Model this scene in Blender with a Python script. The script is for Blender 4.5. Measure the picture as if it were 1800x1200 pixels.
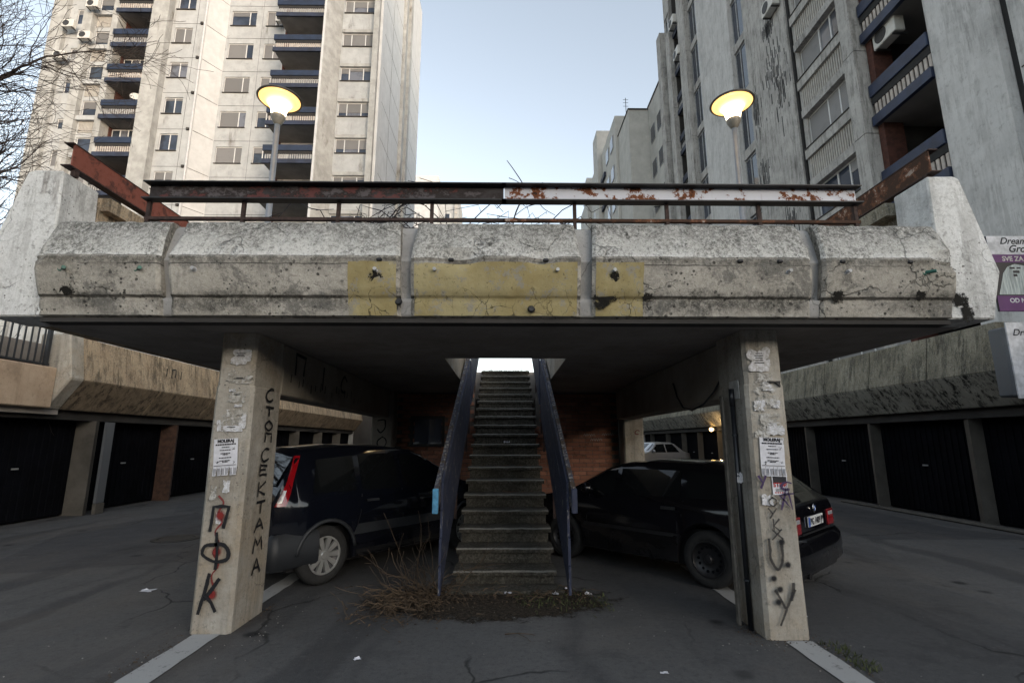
import bpy, bmesh, math, random
from math import radians, sin, cos, pi, sqrt, atan2
from mathutils import Vector, Matrix, noise as mnoise
random.seed(7)
for o in list(bpy.data.objects): bpy.data.objects.remove(o)
S = bpy.context.scene
C = S.collection

# ------------------------------------------------------------------ camera
cd = bpy.data.cameras.new('camera'); cam = bpy.data.objects.new('camera', cd); C.objects.link(cam)
cd.sensor_width = 36.0; cd.lens = 36.0*890/1800; cd.clip_end = 2000; cd.clip_start = .05
cam.location = (0, 0, 1.5)
cam.rotation_euler = (radians(90+11.124), 0, -radians(.758))
S.camera = cam

# ------------------------------------------------------------------ sky, sun, exposure
SUN_AZ, SUN_EL = 147.0, 10.0          # behind the camera, to its right
w = bpy.data.worlds.new('World'); S.world = w; w.use_nodes = True
wn = w.node_tree; wn.nodes.clear()
sky = wn.nodes.new('ShaderNodeTexSky'); sky.sky_type = 'NISHITA'; sky.sun_disc = False
sky.sun_elevation = radians(SUN_EL); sky.sun_rotation = radians(SUN_AZ)
sky.air_density = 1.0; sky.dust_density = 1.0; sky.ozone_density = .5; sky.altitude = 100
bg = wn.nodes.new('ShaderNodeBackground'); bg.inputs['Strength'].default_value = .10
wo = wn.nodes.new('ShaderNodeOutputWorld')
hs = wn.nodes.new('ShaderNodeHueSaturation'); hs.inputs['Saturation'].default_value = .54
wn.links.new(sky.outputs[0], hs.inputs['Color']); wn.links.new(hs.outputs[0], bg.inputs[0]); wn.links.new(bg.outputs[0], wo.inputs[0])
sl = bpy.data.lights.new('sun', 'SUN'); sl.energy = .05; sl.angle = radians(40); sl.color = (1.0, .92, .82)
so = bpy.data.objects.new('sun', sl); C.objects.link(so)
_d = Vector((sin(radians(SUN_AZ))*cos(radians(SUN_EL)), cos(radians(SUN_AZ))*cos(radians(SUN_EL)), sin(radians(SUN_EL))))
so.rotation_euler = _d.to_track_quat('Z', 'Y').to_euler(); so.location = (6, -10, 14)
vs = S.view_settings; vs.view_transform = 'Standard'; vs.look = 'None'; vs.gamma = 1; vs.use_curve_mapping = False
vs.exposure = 2.15

# ------------------------------------------------------------------ node helpers
class NT:
    def __init__(s, name):
        s.m = bpy.data.materials.new(name); s.m.use_nodes = True
        s.t = s.m.node_tree; s.t.nodes.clear()
        s.P = s.n('NewGeometry').outputs['Position']
    def n(s, typ, ins=None, **at):
        nd = s.t.nodes.new('ShaderNode'+typ)
        for k, v in at.items(): setattr(nd, k, v)
        for k, v in (ins or {}).items():
            if isinstance(v, bpy.types.NodeSocket): s.t.links.new(v, nd.inputs[k])
            elif v is not None: nd.inputs[k].default_value = v
        return nd
    def map(s, v, sc=(1, 1, 1), loc=(0, 0, 0), rot=(0, 0, 0)):
        return s.n('Mapping', {'Vector': v, 'Scale': sc, 'Location': loc, 'Rotation': rot}).outputs[0]
    def noise(s, v, scale, detail=4, rough=.6, dist=0.0):
        return s.n('TexNoise', {'Vector': v, 'Scale': scale, 'Detail': detail, 'Roughness': rough, 'Distortion': dist}).outputs[0]
    def voro(s, v, scale, feature='F1'):
        return s.n('TexVoronoi', {'Vector': v, 'Scale': scale}, feature=feature).outputs['Distance']
    def ramp(s, f, a, b, lo=0.0, hi=1.0):
        return s.n('MapRange', {'Value': f, 'From Min': a, 'From Max': b, 'To Min': lo, 'To Max': hi}, interpolation_type='SMOOTHSTEP').outputs[0]
    def math(s, op, a, b=0.0, c=0.0):
        return s.n('Math', {0: a, 1: b, 2: c}, operation=op).outputs[0]
    def mix(s, f, a, b):
        a = (*a, 1) if isinstance(a, tuple) and len(a) == 3 else a
        b = (*b, 1) if isinstance(b, tuple) and len(b) == 3 else b
        nd = s.t.nodes.new('ShaderNodeMix'); nd.data_type = 'RGBA'
        for i, v in ((0, f), (6, a), (7, b)):
            if isinstance(v, bpy.types.NodeSocket): s.t.links.new(v, nd.inputs[i])
            else: nd.inputs[i].default_value = v
        return nd.outputs[2]
    def bump(s, h, strength=.4, dist=.02, normal=None):
        return s.n('Bump', {'Height': h, 'Strength': strength, 'Distance': dist, 'Normal': normal}).outputs[0]
    def out(s, color, rough=.85, metal=0.0, normal=None, emit=None, estr=0.0, alpha=None, coat=0.0, spec=.5):
        c = (*color, 1) if isinstance(color, tuple) and len(color) == 3 else color
        ins = {'Base Color': c, 'Roughness': rough, 'Metallic': metal, 'Normal': normal, 'Coat Weight': coat,
               'Coat Roughness': .04, 'Specular IOR Level': spec}
        if emit is not None: ins['Emission Color'] = (*emit, 1) if isinstance(emit, tuple) else emit; ins['Emission Strength'] = estr
        if alpha is not None: ins['Alpha'] = alpha
        b = s.n('BsdfPrincipled', ins)
        o = s.n('OutputMaterial', {'Surface': b.outputs[0]})
        return s.m

def simple(name, c, rough=.6, metal=0.0, coat=0.0, var=.25, scale=6.0, spec=.5):
    t = NT(name)
    f = t.noise(t.P, scale, 5)
    col = t.mix(t.ramp(f, .3, .7), tuple(x*(1-var) for x in c), tuple(min(1, x*(1+var*.6)) for x in c))
    return t.out(col, rough, metal, coat=coat, spec=spec)

def concrete(name, c1, c2, stain=(.035, .033, .03), streak=.5, speck=.5, speck_scale=40, crack=0.0, pits=.3, bumps=.35, blot=.5, blot_scale=1.1, fine=1.0, streak_scale=5.0, warm=None, lich=0.0, drip=0.0, grime=0.0, ridge=.0):
    t = NT(name)
    P = t.P
    base = t.mix(t.ramp(t.noise(P, 1.6, 6, .65), .3, .7), c1, c2)
    if warm: base = t.mix(t.ramp(t.noise(P, .9, 5, .7), .42, .68), base, warm)
    # big weathering blotches
    b = t.ramp(t.noise(P, blot_scale, 8, .72, .4), .5, .74)
    base = t.mix(t.math('MULTIPLY', b, blot), base, tuple(x*.45 for x in c1))
    # vertical run-off streaks
    st = t.ramp(t.noise(t.map(P, (streak_scale, streak_scale, .35)), 1.0, 6, .7), .52, .76)
    st2 = t.ramp(t.noise(P, .8, 3), .38, .62)
    base = t.mix(t.math('MULTIPLY', t.math('MULTIPLY', st, st2), streak), base, stain)
    # lichen speckle
    sp = t.noise(P, speck_scale, 6, .75)
    sm = t.ramp(t.noise(P, 2.2, 5, .7), .35, .65)
    base = t.mix(t.math('MULTIPLY', t.math('MULTIPLY', t.ramp(sp, .53, .66), t.math('MULTIPLY_ADD', sm, .75, .25)), speck), base, stain)
    base = t.mix(t.math('MULTIPLY', t.ramp(t.noise(P, speck_scale*.8, 5, .8), .56, .72), speck*.45), base, tuple(min(.8, x*1.35) for x in c2))
    if drip:
        dn = t.noise(t.map(P, (8, 8, .8)), 1.0, 8, .8)
        dm = t.math('MULTIPLY_ADD', t.ramp(t.noise(P, 1.7, 4, .7), .34, .6), .7, .3)
        base = t.mix(t.math('MULTIPLY', t.math('MULTIPLY', t.ramp(dn, .49, .56), dm), drip), base, stain)
        base = t.mix(t.math('MULTIPLY', t.ramp(t.noise(t.map(P, (17, 17, 1.5), (3, 1, 0)), 1.0, 6, .75), .56, .63), drip*.5), base, tuple(min(.7, x*1.3) for x in c2))
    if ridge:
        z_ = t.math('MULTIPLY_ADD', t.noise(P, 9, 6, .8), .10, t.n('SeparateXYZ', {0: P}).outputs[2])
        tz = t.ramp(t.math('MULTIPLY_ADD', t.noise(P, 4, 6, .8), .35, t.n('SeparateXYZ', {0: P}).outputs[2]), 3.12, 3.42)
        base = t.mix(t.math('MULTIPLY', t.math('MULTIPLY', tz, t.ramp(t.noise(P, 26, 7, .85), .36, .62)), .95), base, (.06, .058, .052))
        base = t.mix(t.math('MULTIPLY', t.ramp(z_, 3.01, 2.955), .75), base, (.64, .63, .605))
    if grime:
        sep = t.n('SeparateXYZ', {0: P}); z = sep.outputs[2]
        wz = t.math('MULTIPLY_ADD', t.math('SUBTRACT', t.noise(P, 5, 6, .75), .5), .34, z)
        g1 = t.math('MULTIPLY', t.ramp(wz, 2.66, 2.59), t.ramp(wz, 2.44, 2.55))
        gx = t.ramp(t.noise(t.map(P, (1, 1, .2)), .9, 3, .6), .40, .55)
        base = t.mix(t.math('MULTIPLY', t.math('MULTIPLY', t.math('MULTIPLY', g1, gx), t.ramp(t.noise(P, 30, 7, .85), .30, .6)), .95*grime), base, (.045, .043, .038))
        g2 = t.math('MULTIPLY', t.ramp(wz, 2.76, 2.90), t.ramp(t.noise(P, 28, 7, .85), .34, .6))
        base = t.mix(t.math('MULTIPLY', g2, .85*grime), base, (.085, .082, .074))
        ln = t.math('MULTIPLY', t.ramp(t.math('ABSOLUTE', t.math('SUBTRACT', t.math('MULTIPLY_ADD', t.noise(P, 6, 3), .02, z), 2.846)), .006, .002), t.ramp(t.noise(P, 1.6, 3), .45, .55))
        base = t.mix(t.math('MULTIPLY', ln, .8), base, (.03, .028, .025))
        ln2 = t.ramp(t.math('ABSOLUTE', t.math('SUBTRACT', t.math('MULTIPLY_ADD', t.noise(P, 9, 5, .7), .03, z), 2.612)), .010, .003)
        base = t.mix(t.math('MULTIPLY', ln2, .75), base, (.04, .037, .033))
        pv2 = t.voro(P, 17); pm2 = t.ramp(t.noise(P, 2.2, 5, .7), .44, .56)
        pit2 = t.math('MULTIPLY', t.ramp(t.math('MULTIPLY_ADD', t.noise(P, 40, 4, .8), .30, pv2), .40, .32), pm2)
        base = t.mix(t.math('MULTIPLY', pit2, .9), base, (.022, .02, .018))
        base = t.mix(t.math('MULTIPLY', t.ramp(t.noise(P, 2.1, 8, .8, .3), .54, .60), .7*grime), base, (.13, .125, .115))
    h = t.math('MULTIPLY', sp, .6*fine)
    if lich:
        l1 = t.noise(P, 34, 8, .85); l2 = t.ramp(t.noise(P, 3.6, 6, .75), .36, .6)
        base = t.mix(t.math('MULTIPLY', t.math('MULTIPLY', t.ramp(l1, .44, .58), l2), .85*lich), base, (.085, .083, .074))
        base = t.mix(t.math('MULTIPLY', t.ramp(t.noise(P, 58, 7, .85), .52, .61), .6*lich), base, (.05, .048, .042))
        base = t.mix(t.math('MULTIPLY', t.ramp(t.noise(t.map(P, (1, 1, 1), (4, 2, 1)), 48, 7, .85), .54, .63), .6*lich), base, (.60, .59, .56))
    if pits:
        pv = t.voro(P, 26); pm = t.ramp(t.noise(P, 3.5, 4), .5, .64)
        pit = t.math('MULTIPLY', t.ramp(pv, .22, .12), pm)
        base = t.mix(t.math('MULTIPLY', pit, pits), base, stain)
        h = t.math('SUBTRACT', h, t.math('MULTIPLY', pit, pits))
    if crack:
        wv = t.n('TexNoise', {'Vector': P, 'Scale': 3.0, 'Detail': 5}).outputs[1]
        vv = t.n('VectorMath', {0: P, 1: t.n('VectorMath', {0: wv, 'Scale': .5}, operation='SCALE').outputs[0]}, operation='ADD').outputs[0]
        cr = t.ramp(t.voro(vv, 2.1, 'DISTANCE_TO_EDGE'), .016, .004)
        cm = t.ramp(t.noise(P, 1.3, 3), .5, .58)
        ck = t.math('MULTIPLY', cr, cm)
        base = t.mix(t.math('MULTIPLY', ck, crack), base, (.012, .012, .011))
        h = t.math('SUBTRACT', h, ck)
    h = t.math('ADD', h, t.math('MULTIPLY', t.noise(P, 7, 6, .7), .8))
    return t.out(base, .92, normal=t.bump(h, bumps, .02), spec=.25)

M = {}
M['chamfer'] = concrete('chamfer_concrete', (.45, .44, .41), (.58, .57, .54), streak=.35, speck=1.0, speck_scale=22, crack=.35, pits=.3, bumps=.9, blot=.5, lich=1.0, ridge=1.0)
M['band'] = concrete('band_concrete', (.36, .335, .29), (.47, .44, .39), streak=.7, speck=.65, speck_scale=26, crack=.5, pits=.9, bumps=.7, blot=.6, lich=.4, grime=1.0)
M['rib'] = concrete('rib_concrete', (.25, .245, .24), (.36, .355, .345), streak=.6, speck=.4, crack=.5)
M['white'] = concrete('whitewashed_concrete', (.62, .62, .605), (.74, .74, .73), stain=(.12, .11, .10), streak=.45, speck=.75, speck_scale=18, pits=.9, blot=.9, bumps=.5, crack=.4, drip=.35, lich=.35)
M['pillar'] = concrete('pillar_concrete', (.30, .275, .235), (.43, .405, .36), streak=.6, speck=.5, speck_scale=24, crack=.3, pits=.6, blot=.6, lich=.22, drip=.22, warm=(.34, .28, .205))
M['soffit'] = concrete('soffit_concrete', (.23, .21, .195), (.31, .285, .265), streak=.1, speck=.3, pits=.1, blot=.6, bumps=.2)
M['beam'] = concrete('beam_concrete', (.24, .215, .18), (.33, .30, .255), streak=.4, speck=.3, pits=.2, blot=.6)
M['gar_r'] = concrete('mossy_concrete', (.155, .138, .10), (.31, .285, .22), streak=.8, speck=.9, speck_scale=18, streak_scale=9, crack=.3, blot=.6, stain=(.05, .047, .035), drip=.8, lich=.7)
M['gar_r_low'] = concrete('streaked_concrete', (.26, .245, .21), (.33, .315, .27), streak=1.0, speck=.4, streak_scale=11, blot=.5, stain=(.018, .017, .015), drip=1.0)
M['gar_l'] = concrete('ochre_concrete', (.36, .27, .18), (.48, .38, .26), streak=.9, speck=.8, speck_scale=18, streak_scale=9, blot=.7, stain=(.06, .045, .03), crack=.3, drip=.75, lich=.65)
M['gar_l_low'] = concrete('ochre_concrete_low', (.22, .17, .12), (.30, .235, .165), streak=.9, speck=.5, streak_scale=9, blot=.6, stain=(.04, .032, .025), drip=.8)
M['gar_plain'] = concrete('peach_render', (.40, .30, .215), (.50, .39, .29), streak=.55, speck=.4, speck_scale=16, blot=.6, stain=(.10, .075, .05))
M['gar_pillar'] = concrete('garage_pillar_concrete', (.085, .079, .07), (.125, .116, .103), streak=.35, speck=.3)
M['tow_l'] = concrete('cream_tower_panel', (.335, .352, .365), (.42, .438, .452), stain=(.11, .10, .085), streak=1.0, speck=.2, speck_scale=3, pits=0, blot=.14, blot_scale=.3, bumps=.05, streak_scale=1.6)
M['tow_l2'] = concrete('cream_tower_pier', (.29, .295, .29), (.42, .43, .43), stain=(.10, .085, .065), streak=1.1, speck=.10, speck_scale=2, pits=0, blot=.25, blot_scale=.25, bumps=.05, streak_scale=1.2)
M['tow_side'] = concrete('pale_tower_side', (.47, .485, .50), (.55, .565, .58), stain=(.3, .28, .25), streak=.35, speck=.08, speck_scale=3, pits=0, blot=.12, blot_scale=.3, bumps=.05, streak_scale=1.5)
M['tow_r'] = concrete('grey_tower_panel', (.34, .335, .325), (.47, .462, .45), stain=(.06, .057, .052), streak=1.0, speck=.45, speck_scale=9, pits=.2, blot=.5, blot_scale=.6, bumps=.12, streak_scale=2.4, drip=.45)
M['tow_rw'] = concrete('white_tower_panel', (.47, .47, .47), (.57, .57, .57), stain=(.10, .095, .088), streak=.7, speck=.35, speck_scale=7, pits=.15, blot=.45, blot_scale=.5, bumps=.1, streak_scale=2.2, drip=.25)
M['tow_far'] = concrete('far_tower_panel', (.40, .40, .385), (.48, .48, .46), stain=(.2, .19, .18), streak=.4, speck=.1, speck_scale=2, pits=0, blot=.3, blot_scale=.3, bumps=0)
M['rail_dark'] = None

def rusty(name, paint, rust=(.16, .05, .018), dark=(.02, .013, .011), amount=.5, paint2=None, sx=1.0):
    t = NT(name)
    P = t.map(t.P, (sx, 1, 1))
    n1 = t.noise(P, 5.0, 8, .72); n2 = t.noise(P, 16, 6, .7)
    col = paint
    if paint2: col = t.mix(t.ramp(t.noise(P, 2.2, 5, .7), .52, .56), paint, paint2)
    f = t.math('MULTIPLY_ADD', n2, .35, t.math('MULTIPLY', n1, .65))
    a = .66-.3*amount
    col = t.mix(t.ramp(f, a, a+.03), col, rust)
    col = t.mix(t.ramp(f, a+.04, a+.1), col, dark)
    drip = t.ramp(t.noise(t.map(t.P, (9, 9, .8)), 1.5, 5, .7), .62, .74)
    col = t.mix(t.math('MULTIPLY', drip, .7*amount), col, rust)
    return t.out(col, t.ramp(f, a-.1, a+.1, .45, .9), normal=t.bump(f, .5, .01), spec=.4)
M['rail_dark'] = rusty('peeling_dark_paint', (.022, .016, .016), rust=(.016, .011, .010), dark=(.085, .075, .08), amount=.62, paint2=(.085, .020, .016), sx=.7)
M['rail_white'] = rusty('rusting_white_paint', (.50, .51, .56), rust=(.15, .045, .012), dark=(.022, .013, .010), amount=.50)
M['rail_red'] = rusty('red_oxide_paint', (.20, .058, .036), rust=(.12, .04, .028), dark=(.05, .025, .02), amount=.45)
M['rail_rust'] = rusty('rust_with_white_flakes', (.30, .24, .20), rust=(.13, .05, .022), dark=(.05, .025, .015), amount=.85)
M['rail_post'] = simple('rusted_steel', (.045, .026, .022), .8, .2, var=.5, scale=30)
M['black_flange'] = simple('black_painted_flange', (.012, .012, .014), .6, var=.4, scale=20)

def asphalt():
    t = NT('asphalt'); P = t.P
    c = t.mix(t.ramp(t.noise(P, .35, 6, .65), .35, .68), (.064, .064, .066), (.108, .107, .107))
    c = t.mix(t.math('MULTIPLY', t.ramp(t.noise(P, 1.4, 6, .7), .50, .66), .6), c, (.032, .032, .035))
    # patched areas laid at different times
    pc = t.n('TexVoronoi', {'Vector': t.map(P, (1, .6, 1), rot=(0, 0, .5)), 'Scale': .33}).outputs['Color']
    pr_ = t.n('SeparateXYZ', {0: pc}).outputs[0]
    c = t.mix(t.math('MULTIPLY', t.ramp(pr_, .60, .63), .7), c, (.045, .045, .049)); c = t.mix(t.math('MULTIPLY', t.ramp(pr_, .3, .26), .35), c, (.125, .122, .118))
    # dark tyre tracks along the alleys
    xx = t.math('MULTIPLY_ADD', t.noise(P, .35, 3), 1.2, t.n('SeparateXYZ', {0: P}).outputs[0])
    tk = t.ramp(t.noise(t.n('CombineXYZ', {0: t.math('MULTIPLY', xx, 1.3), 1: t.math('MULTIPLY', t.n('SeparateXYZ', {0: P}).outputs[1], .07)}).outputs[0], 1.0, 3, .5), .54, .62)
    c = t.mix(t.math('MULTIPLY', tk, .6), c, (.034, .034, .037))
    md = t.noise(P, 22, 7, .85); c = t.mix(t.math('MULTIPLY', t.ramp(md, .50, .62), .55), c, (.034, .034, .036)); c = t.mix(t.math('MULTIPLY', t.ramp(md, .46, .36), .4), c, (.135, .133, .13))
    g = t.noise(P, 130, 3, .7); c = t.mix(t.ramp(g, .55, .75), c, (.125, .122, .118)); c = t.mix(t.math('MULTIPLY', t.ramp(g, .46, .3), .7), c, (.014, .014, .015))
    v = t.voro(P, 60); c = t.mix(t.math('MULTIPLY', t.ramp(v, .11, .05), t.ramp(t.noise(P, 5, 3), .5, .62)), c, (.26, .25, .235))
    # dust and reddish soil on the alley
    c = t.mix(t.math('MULTIPLY', t.ramp(t.noise(t.map(P, (.5, .2, 1)), 1.1, 5, .7, .5), .45, .72), .42), c, (.115, .098, .083))
    # tar seams and cracks
    wv = t.n('TexNoise', {'Vector': P, 'Scale': 1.6, 'Detail': 6}).outputs[1]
    vv = t.n('VectorMath', {0: P, 1: t.n('VectorMath', {0: wv, 'Scale': .55}, operation='SCALE').outputs[0]}, operation='ADD').outputs[0]
    cr = t.ramp(t.voro(vv, .45, 'DISTANCE_TO_EDGE'), .009, .001)
    cr = t.math('MULTIPLY', cr, t.ramp(t.noise(P, .5, 2), .46, .54))
    c = t.mix(t.math('MULTIPLY', cr, .8), c, (.014, .014, .014))
    # oil drips
    ov = t.voro(P, 1.7); c = t.mix(t.math('MULTIPLY', t.ramp(ov, .17, .05), t.ramp(t.noise(P, .7, 2), .48, .6)), c, (.016, .016, .017))
    h = t.math('SUBTRACT', t.math('ADD', t.math('MULTIPLY', g, .5), t.noise(P, 12, 4)), cr)
    return t.out(c, t.ramp(t.noise(P, 2, 4), .3, .7, .7, .92), normal=t.bump(h, .4, .012), spec=.35)
M['asphalt'] = asphalt()

def soil():
    t = NT('dirt'); P = t.P
    n = t.noise(P, 30, 6, .75)
    c = t.mix(t.ramp(n, .4, .65), (.016, .013, .010), (.065, .05, .035))
    c = t.mix(t.ramp(t.noise(P, 90, 3, .7), .62, .7), c, (.16, .135, .10))
    d = t.n('VectorMath', {0: P, 1: (-.15, 5.25, 0)}, operation='SUBTRACT').outputs[0]
    r = t.n('VectorMath', {0: t.map(d, (.87, 1.75, 1))}, operation='LENGTH').outputs['Value']
    r = t.math('ADD', r, t.math('MULTIPLY', t.math('SUBTRACT', t.noise(P, 5, 8, .8), .5), 1.5))
    return t.out(c, .95, normal=t.bump(n, .8, .03), alpha=t.math('MULTIPLY', t.ramp(r, 1.08, .80), t.ramp(t.noise(P, 45, 5, .8), .25, .45)), spec=.2)
M['soil'] = soil()
def line_paint():
    t = NT('worn_line_paint'); P = t.P
    n = t.noise(P, 9, 7, .75)
    c = t.mix(t.ramp(n, .55, .68), (.34, .34, .335), (.13, .13, .125))
    return t.out(c, .85, normal=t.bump(t.noise(P, 60, 4), .3, .01))
M['line'] = line_paint()

def yellow():
    t = NT('flaking_yellow_paint'); P = t.P
    c = t.mix(t.ramp(t.noise(P, 2.5, 6, .7), .35, .65), (.29, .235, .11), (.36, .31, .17))
    z = t.n('SeparateXYZ', {0: P}).outputs[2]
    c = t.mix(t.ramp(t.noise(P, 9, 7, .78), .54, .60), c, (.27, .25, .20))
    c = t.mix(t.math('MULTIPLY', t.ramp(t.noise(P, 32, 5, .75), .57, .7), .7), c, (.06, .052, .035))
    c = t.mix(t.ramp(t.noise(P, 6.5, 6, .75), .66, .71), c, (.43, .42, .39))
    wv = t.n('TexNoise', {'Vector': P, 'Scale': 4.0, 'Detail': 5}).outputs[1]
    vv = t.n('VectorMath', {0: P, 1: t.n('VectorMath', {0: wv, 'Scale': .3}, operation='SCALE').outputs[0]}, operation='ADD').outputs[0]
    cr = t.ramp(t.voro(vv, 5.5, 'DISTANCE_TO_EDGE'), .020, .004)
    ck = t.math('MULTIPLY', cr, t.math('MULTIPLY', t.ramp(z, 2.70, 2.58), t.ramp(t.noise(P, 2.4, 3), .4, .55)))
    c = t.mix(t.math('MULTIPLY', ck, .8), c, (.035, .03, .018))
    return t.out(c, .85, normal=t.bump(t.math('SUBTRACT', t.noise(P, 20, 6, .7), ck), .4, .012), spec=.3)
M['yellow'] = yellow()

def blue_board():
    t = NT('peeling_blue_paint'); P = t.P
    g = t.noise(t.map(P, (20, 3, 3), rot=(.47, 0, 0)), 3.0, 6, .7)
    c = t.mix(t.ramp(g, .3, .7), (.010, .014, .034), (.026, .034, .07))
    c = t.mix(t.ramp(t.noise(t.map(P, (8, 2, 2), rot=(.47, 0, 0)), 3.0, 7, .8), .57, .63), c, (.16, .155, .15))
    c = t.mix(t.ramp(t.noise(P, 5, 6, .75), .62, .68), c, (.05, .035, .025))
    return t.out(c, .7, normal=t.bump(g, .4, .01))
M['blueboard'] = blue_board()
M['blueend'] = simple('bright_blue_paint', (.07, .25, .42), .6, var=.35, scale=25)
def flaky():
    t = NT('flaking_handrail'); P = t.P
    n = t.noise(P, 26, 6, .78)
    c = t.mix(t.ramp(n, .52, .58), (.035, .04, .065), (.27, .265, .25))
    c = t.mix(t.ramp(t.noise(P, 8, 5, .7), .5, .56), c, (.045, .032, .024))
    return t.out(c, .8, normal=t.bump(n, .6, .01))
M['flaky'] = flaky()

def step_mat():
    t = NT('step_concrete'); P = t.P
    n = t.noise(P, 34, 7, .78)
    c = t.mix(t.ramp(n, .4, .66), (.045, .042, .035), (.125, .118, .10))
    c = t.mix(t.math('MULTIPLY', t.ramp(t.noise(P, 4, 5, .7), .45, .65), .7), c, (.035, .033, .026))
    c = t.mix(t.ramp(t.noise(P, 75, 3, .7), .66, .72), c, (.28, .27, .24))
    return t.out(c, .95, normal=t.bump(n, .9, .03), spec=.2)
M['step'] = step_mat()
M['nosing'] = concrete('worn_step_edge', (.13, .125, .11), (.26, .25, .225), speck=.9, speck_scale=40, streak=0, blot=.8, blot_scale=3)

def brick_mat():
    t = NT('brick_red'); P = t.P
    r = t.n('ObjectInfo').outputs['Random']
    c = t.mix(r, (.20, .088, .058), (.31, .145, .095))
    c = t.mix(t.math('MULTIPLY', t.ramp(t.noise(P, 12, 5, .7), .5, .7), .5), c, (.05, .022, .016))
    return t.out(c, .9, normal=t.bump(t.noise(P, 60, 4), .4, .01))
M['brick'] = brick_mat()
M['mortar'] = simple('mortar', (.11, .10, .09), .95)
M['loggia_brick'] = simple('loggia_brick', (.075, .028, .02), .9, var=.35, scale=8)
M['old_brick'] = simple('dark_old_brick', (.075, .04, .027), .9, var=.4, scale=10)
M['blue_rail'] = simple('navy_balcony_rail', (.010, .019, .046), .5, var=.35, scale=2)
M['blue_rail_r'] = simple('blue_balcony_rail', (.012, .024, .062), .5, var=.35, scale=3)
M['slab_edge'] = simple('blue_grey_slab_edge', (.018, .026, .052), .7, var=.4, scale=2)
M['slab_under'] = simple('balcony_underside', (.21, .205, .20), .9, var=.2, scale=1)
M['bar'] = simple('pale_balcony_bars', (.42, .38, .35), .7)
M['bar_grey'] = simple('grey_balcony_bars', (.30, .30, .30), .7)
M['darkgap'] = simple('dark_recess', (.02, .02, .021), .9)
M['frame'] = simple('white_window_frame', (.62, .63, .64), .45, var=.08)
M['frame_grey'] = simple('grey_window_frame', (.30, .31, .32), .5)
M['sill'] = simple('dark_sill', (.04, .036, .034), .8)
def glass(name, c, rough=.06, tint=None):
    t = NT(name)
    cc = t.mix(t.ramp(t.noise(t.P, .9, 4), .4, .6), c, tuple(x*1.9 for x in c))
    return t.out(cc, rough, spec=.55)
M['glass'] = glass('window_glass', (.022, .028, .042))
M['glass_sky'] = glass('sky_glass', (.02, .026, .036), .03)
M['curtain'] = glass('curtained_glass', (.075, .08, .095), .12)
def shutter(name, c):
    t = NT(name); z = t.n('SeparateXYZ', {0: t.P}).outputs[2]
    s = t.math('SINE', t.math('MULTIPLY', z, 120.0))
    r = t.n('ObjectInfo').outputs['Random']
    col = t.mix(r, tuple(x*.82 for x in c), tuple(x*1.08 for x in c))
    col = t.mix(t.math('MULTIPLY', t.ramp(t.noise(t.P, 2, 4), .5, .7), .3), col, tuple(x*.6 for x in c))
    return t.out(col, .6, normal=t.bump(s, .3, .01))
M['shutter'] = shutter('roller_shutter', (.165, .165, .168))
M['shutter_w'] = shutter('white_roller_shutter', (.45, .44, .43))
M['shutter_g'] = shutter('dark_roller_shutter', (.22, .22, .225))
M['ribs'] = simple('ribbed_panel', (.40, .385, .36), .8, var=.15)
M['ac'] = simple('ac_casing', (.55, .55, .53), .5, var=.1)
M['ac_dark'] = simple('ac_grille', (.03, .03, .032), .6)
M['pipe'] = simple('zinc_downpipe', (.5, .51, .53), .5, var=.1)
M['blackpipe'] = simple('black_drainpipe', (.012, .013, .016), .35, var=.3)
M['wood'] = simple('weathered_plank', (.14, .125, .105), .9, var=.35, scale=14)
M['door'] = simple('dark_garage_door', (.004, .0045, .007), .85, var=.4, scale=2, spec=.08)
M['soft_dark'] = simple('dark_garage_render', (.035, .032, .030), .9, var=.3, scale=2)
M['bark'] = simple('bark', (.035, .026, .023), .9, var=.4, scale=20)
M['twig'] = simple('dry_twig', (.085, .057, .034), .9, var=.5, scale=12)
M['twig_dark'] = simple('vine_stem', (.03, .026, .03), .9, var=.4, scale=12)
M['grit'] = simple('pale_grit', (.26, .25, .235), .9, var=.4, scale=40)
M['leaf'] = simple('dead_leaf', (.075, .05, .030), .9, var=.6, scale=9)
M['grass'] = simple('dry_grass', (.10, .085, .04), .9, var=.5, scale=9)
M['moss'] = simple('moss_grass', (.05, .06, .02), .9, var=.5, scale=9)
M['paper'] = simple('white_paper', (.62, .62, .66), .85, var=.12, scale=14)
t = NT('aged_paper'); n_ = t.noise(t.P, 26, 7, .8); M['paper_old'] = t.out(t.mix(t.ramp(t.noise(t.P, 12, 5, .7), .35, .65), (.33, .315, .28), (.50, .49, .47)), .95, alpha=t.ramp(n_, .46, .52), spec=.2)
M['pale_metal'] = simple('pale_plate', (.42, .41, .39), .8, var=.25, scale=18)
M['torn'] = (lambda t: t.out(t.mix(t.ramp(t.noise(t.P, 30, 6, .75), .4, .66), (.60, .60, .63), (.38, .37, .35)), .9, alpha=t.ramp(t.noise(t.P, 19, 7, .8), .38, .43), spec=.2))(NT('torn_paper'))
M['ink'] = simple('black_ink', (.018, .018, .022), .8)
M['red_ink'] = simple('red_ink', (.42, .02, .02), .8)
M['lamp_metal'] = simple('galvanised_pole', (.23, .25, .28), .45, .4, var=.12)
M['lamp_rim'] = simple('lamp_rim_metal', (.045, .04, .035), .5)
M['lamp_cup'] = simple('lamp_cup_metal', (.16, .15, .13), .5)
M['lamp_under'] = simple('lamp_reflector', (.70, .60, .38), .5, var=.1)
M['carblack'] = simple('black_car_paint', (.004, .004, .0055), .25, coat=.7, var=.1, spec=.25)
M['carnavy'] = simple('navy_black_car_paint', (.004, .005, .009), .25, coat=.7, var=.1, spec=.25)
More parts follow.
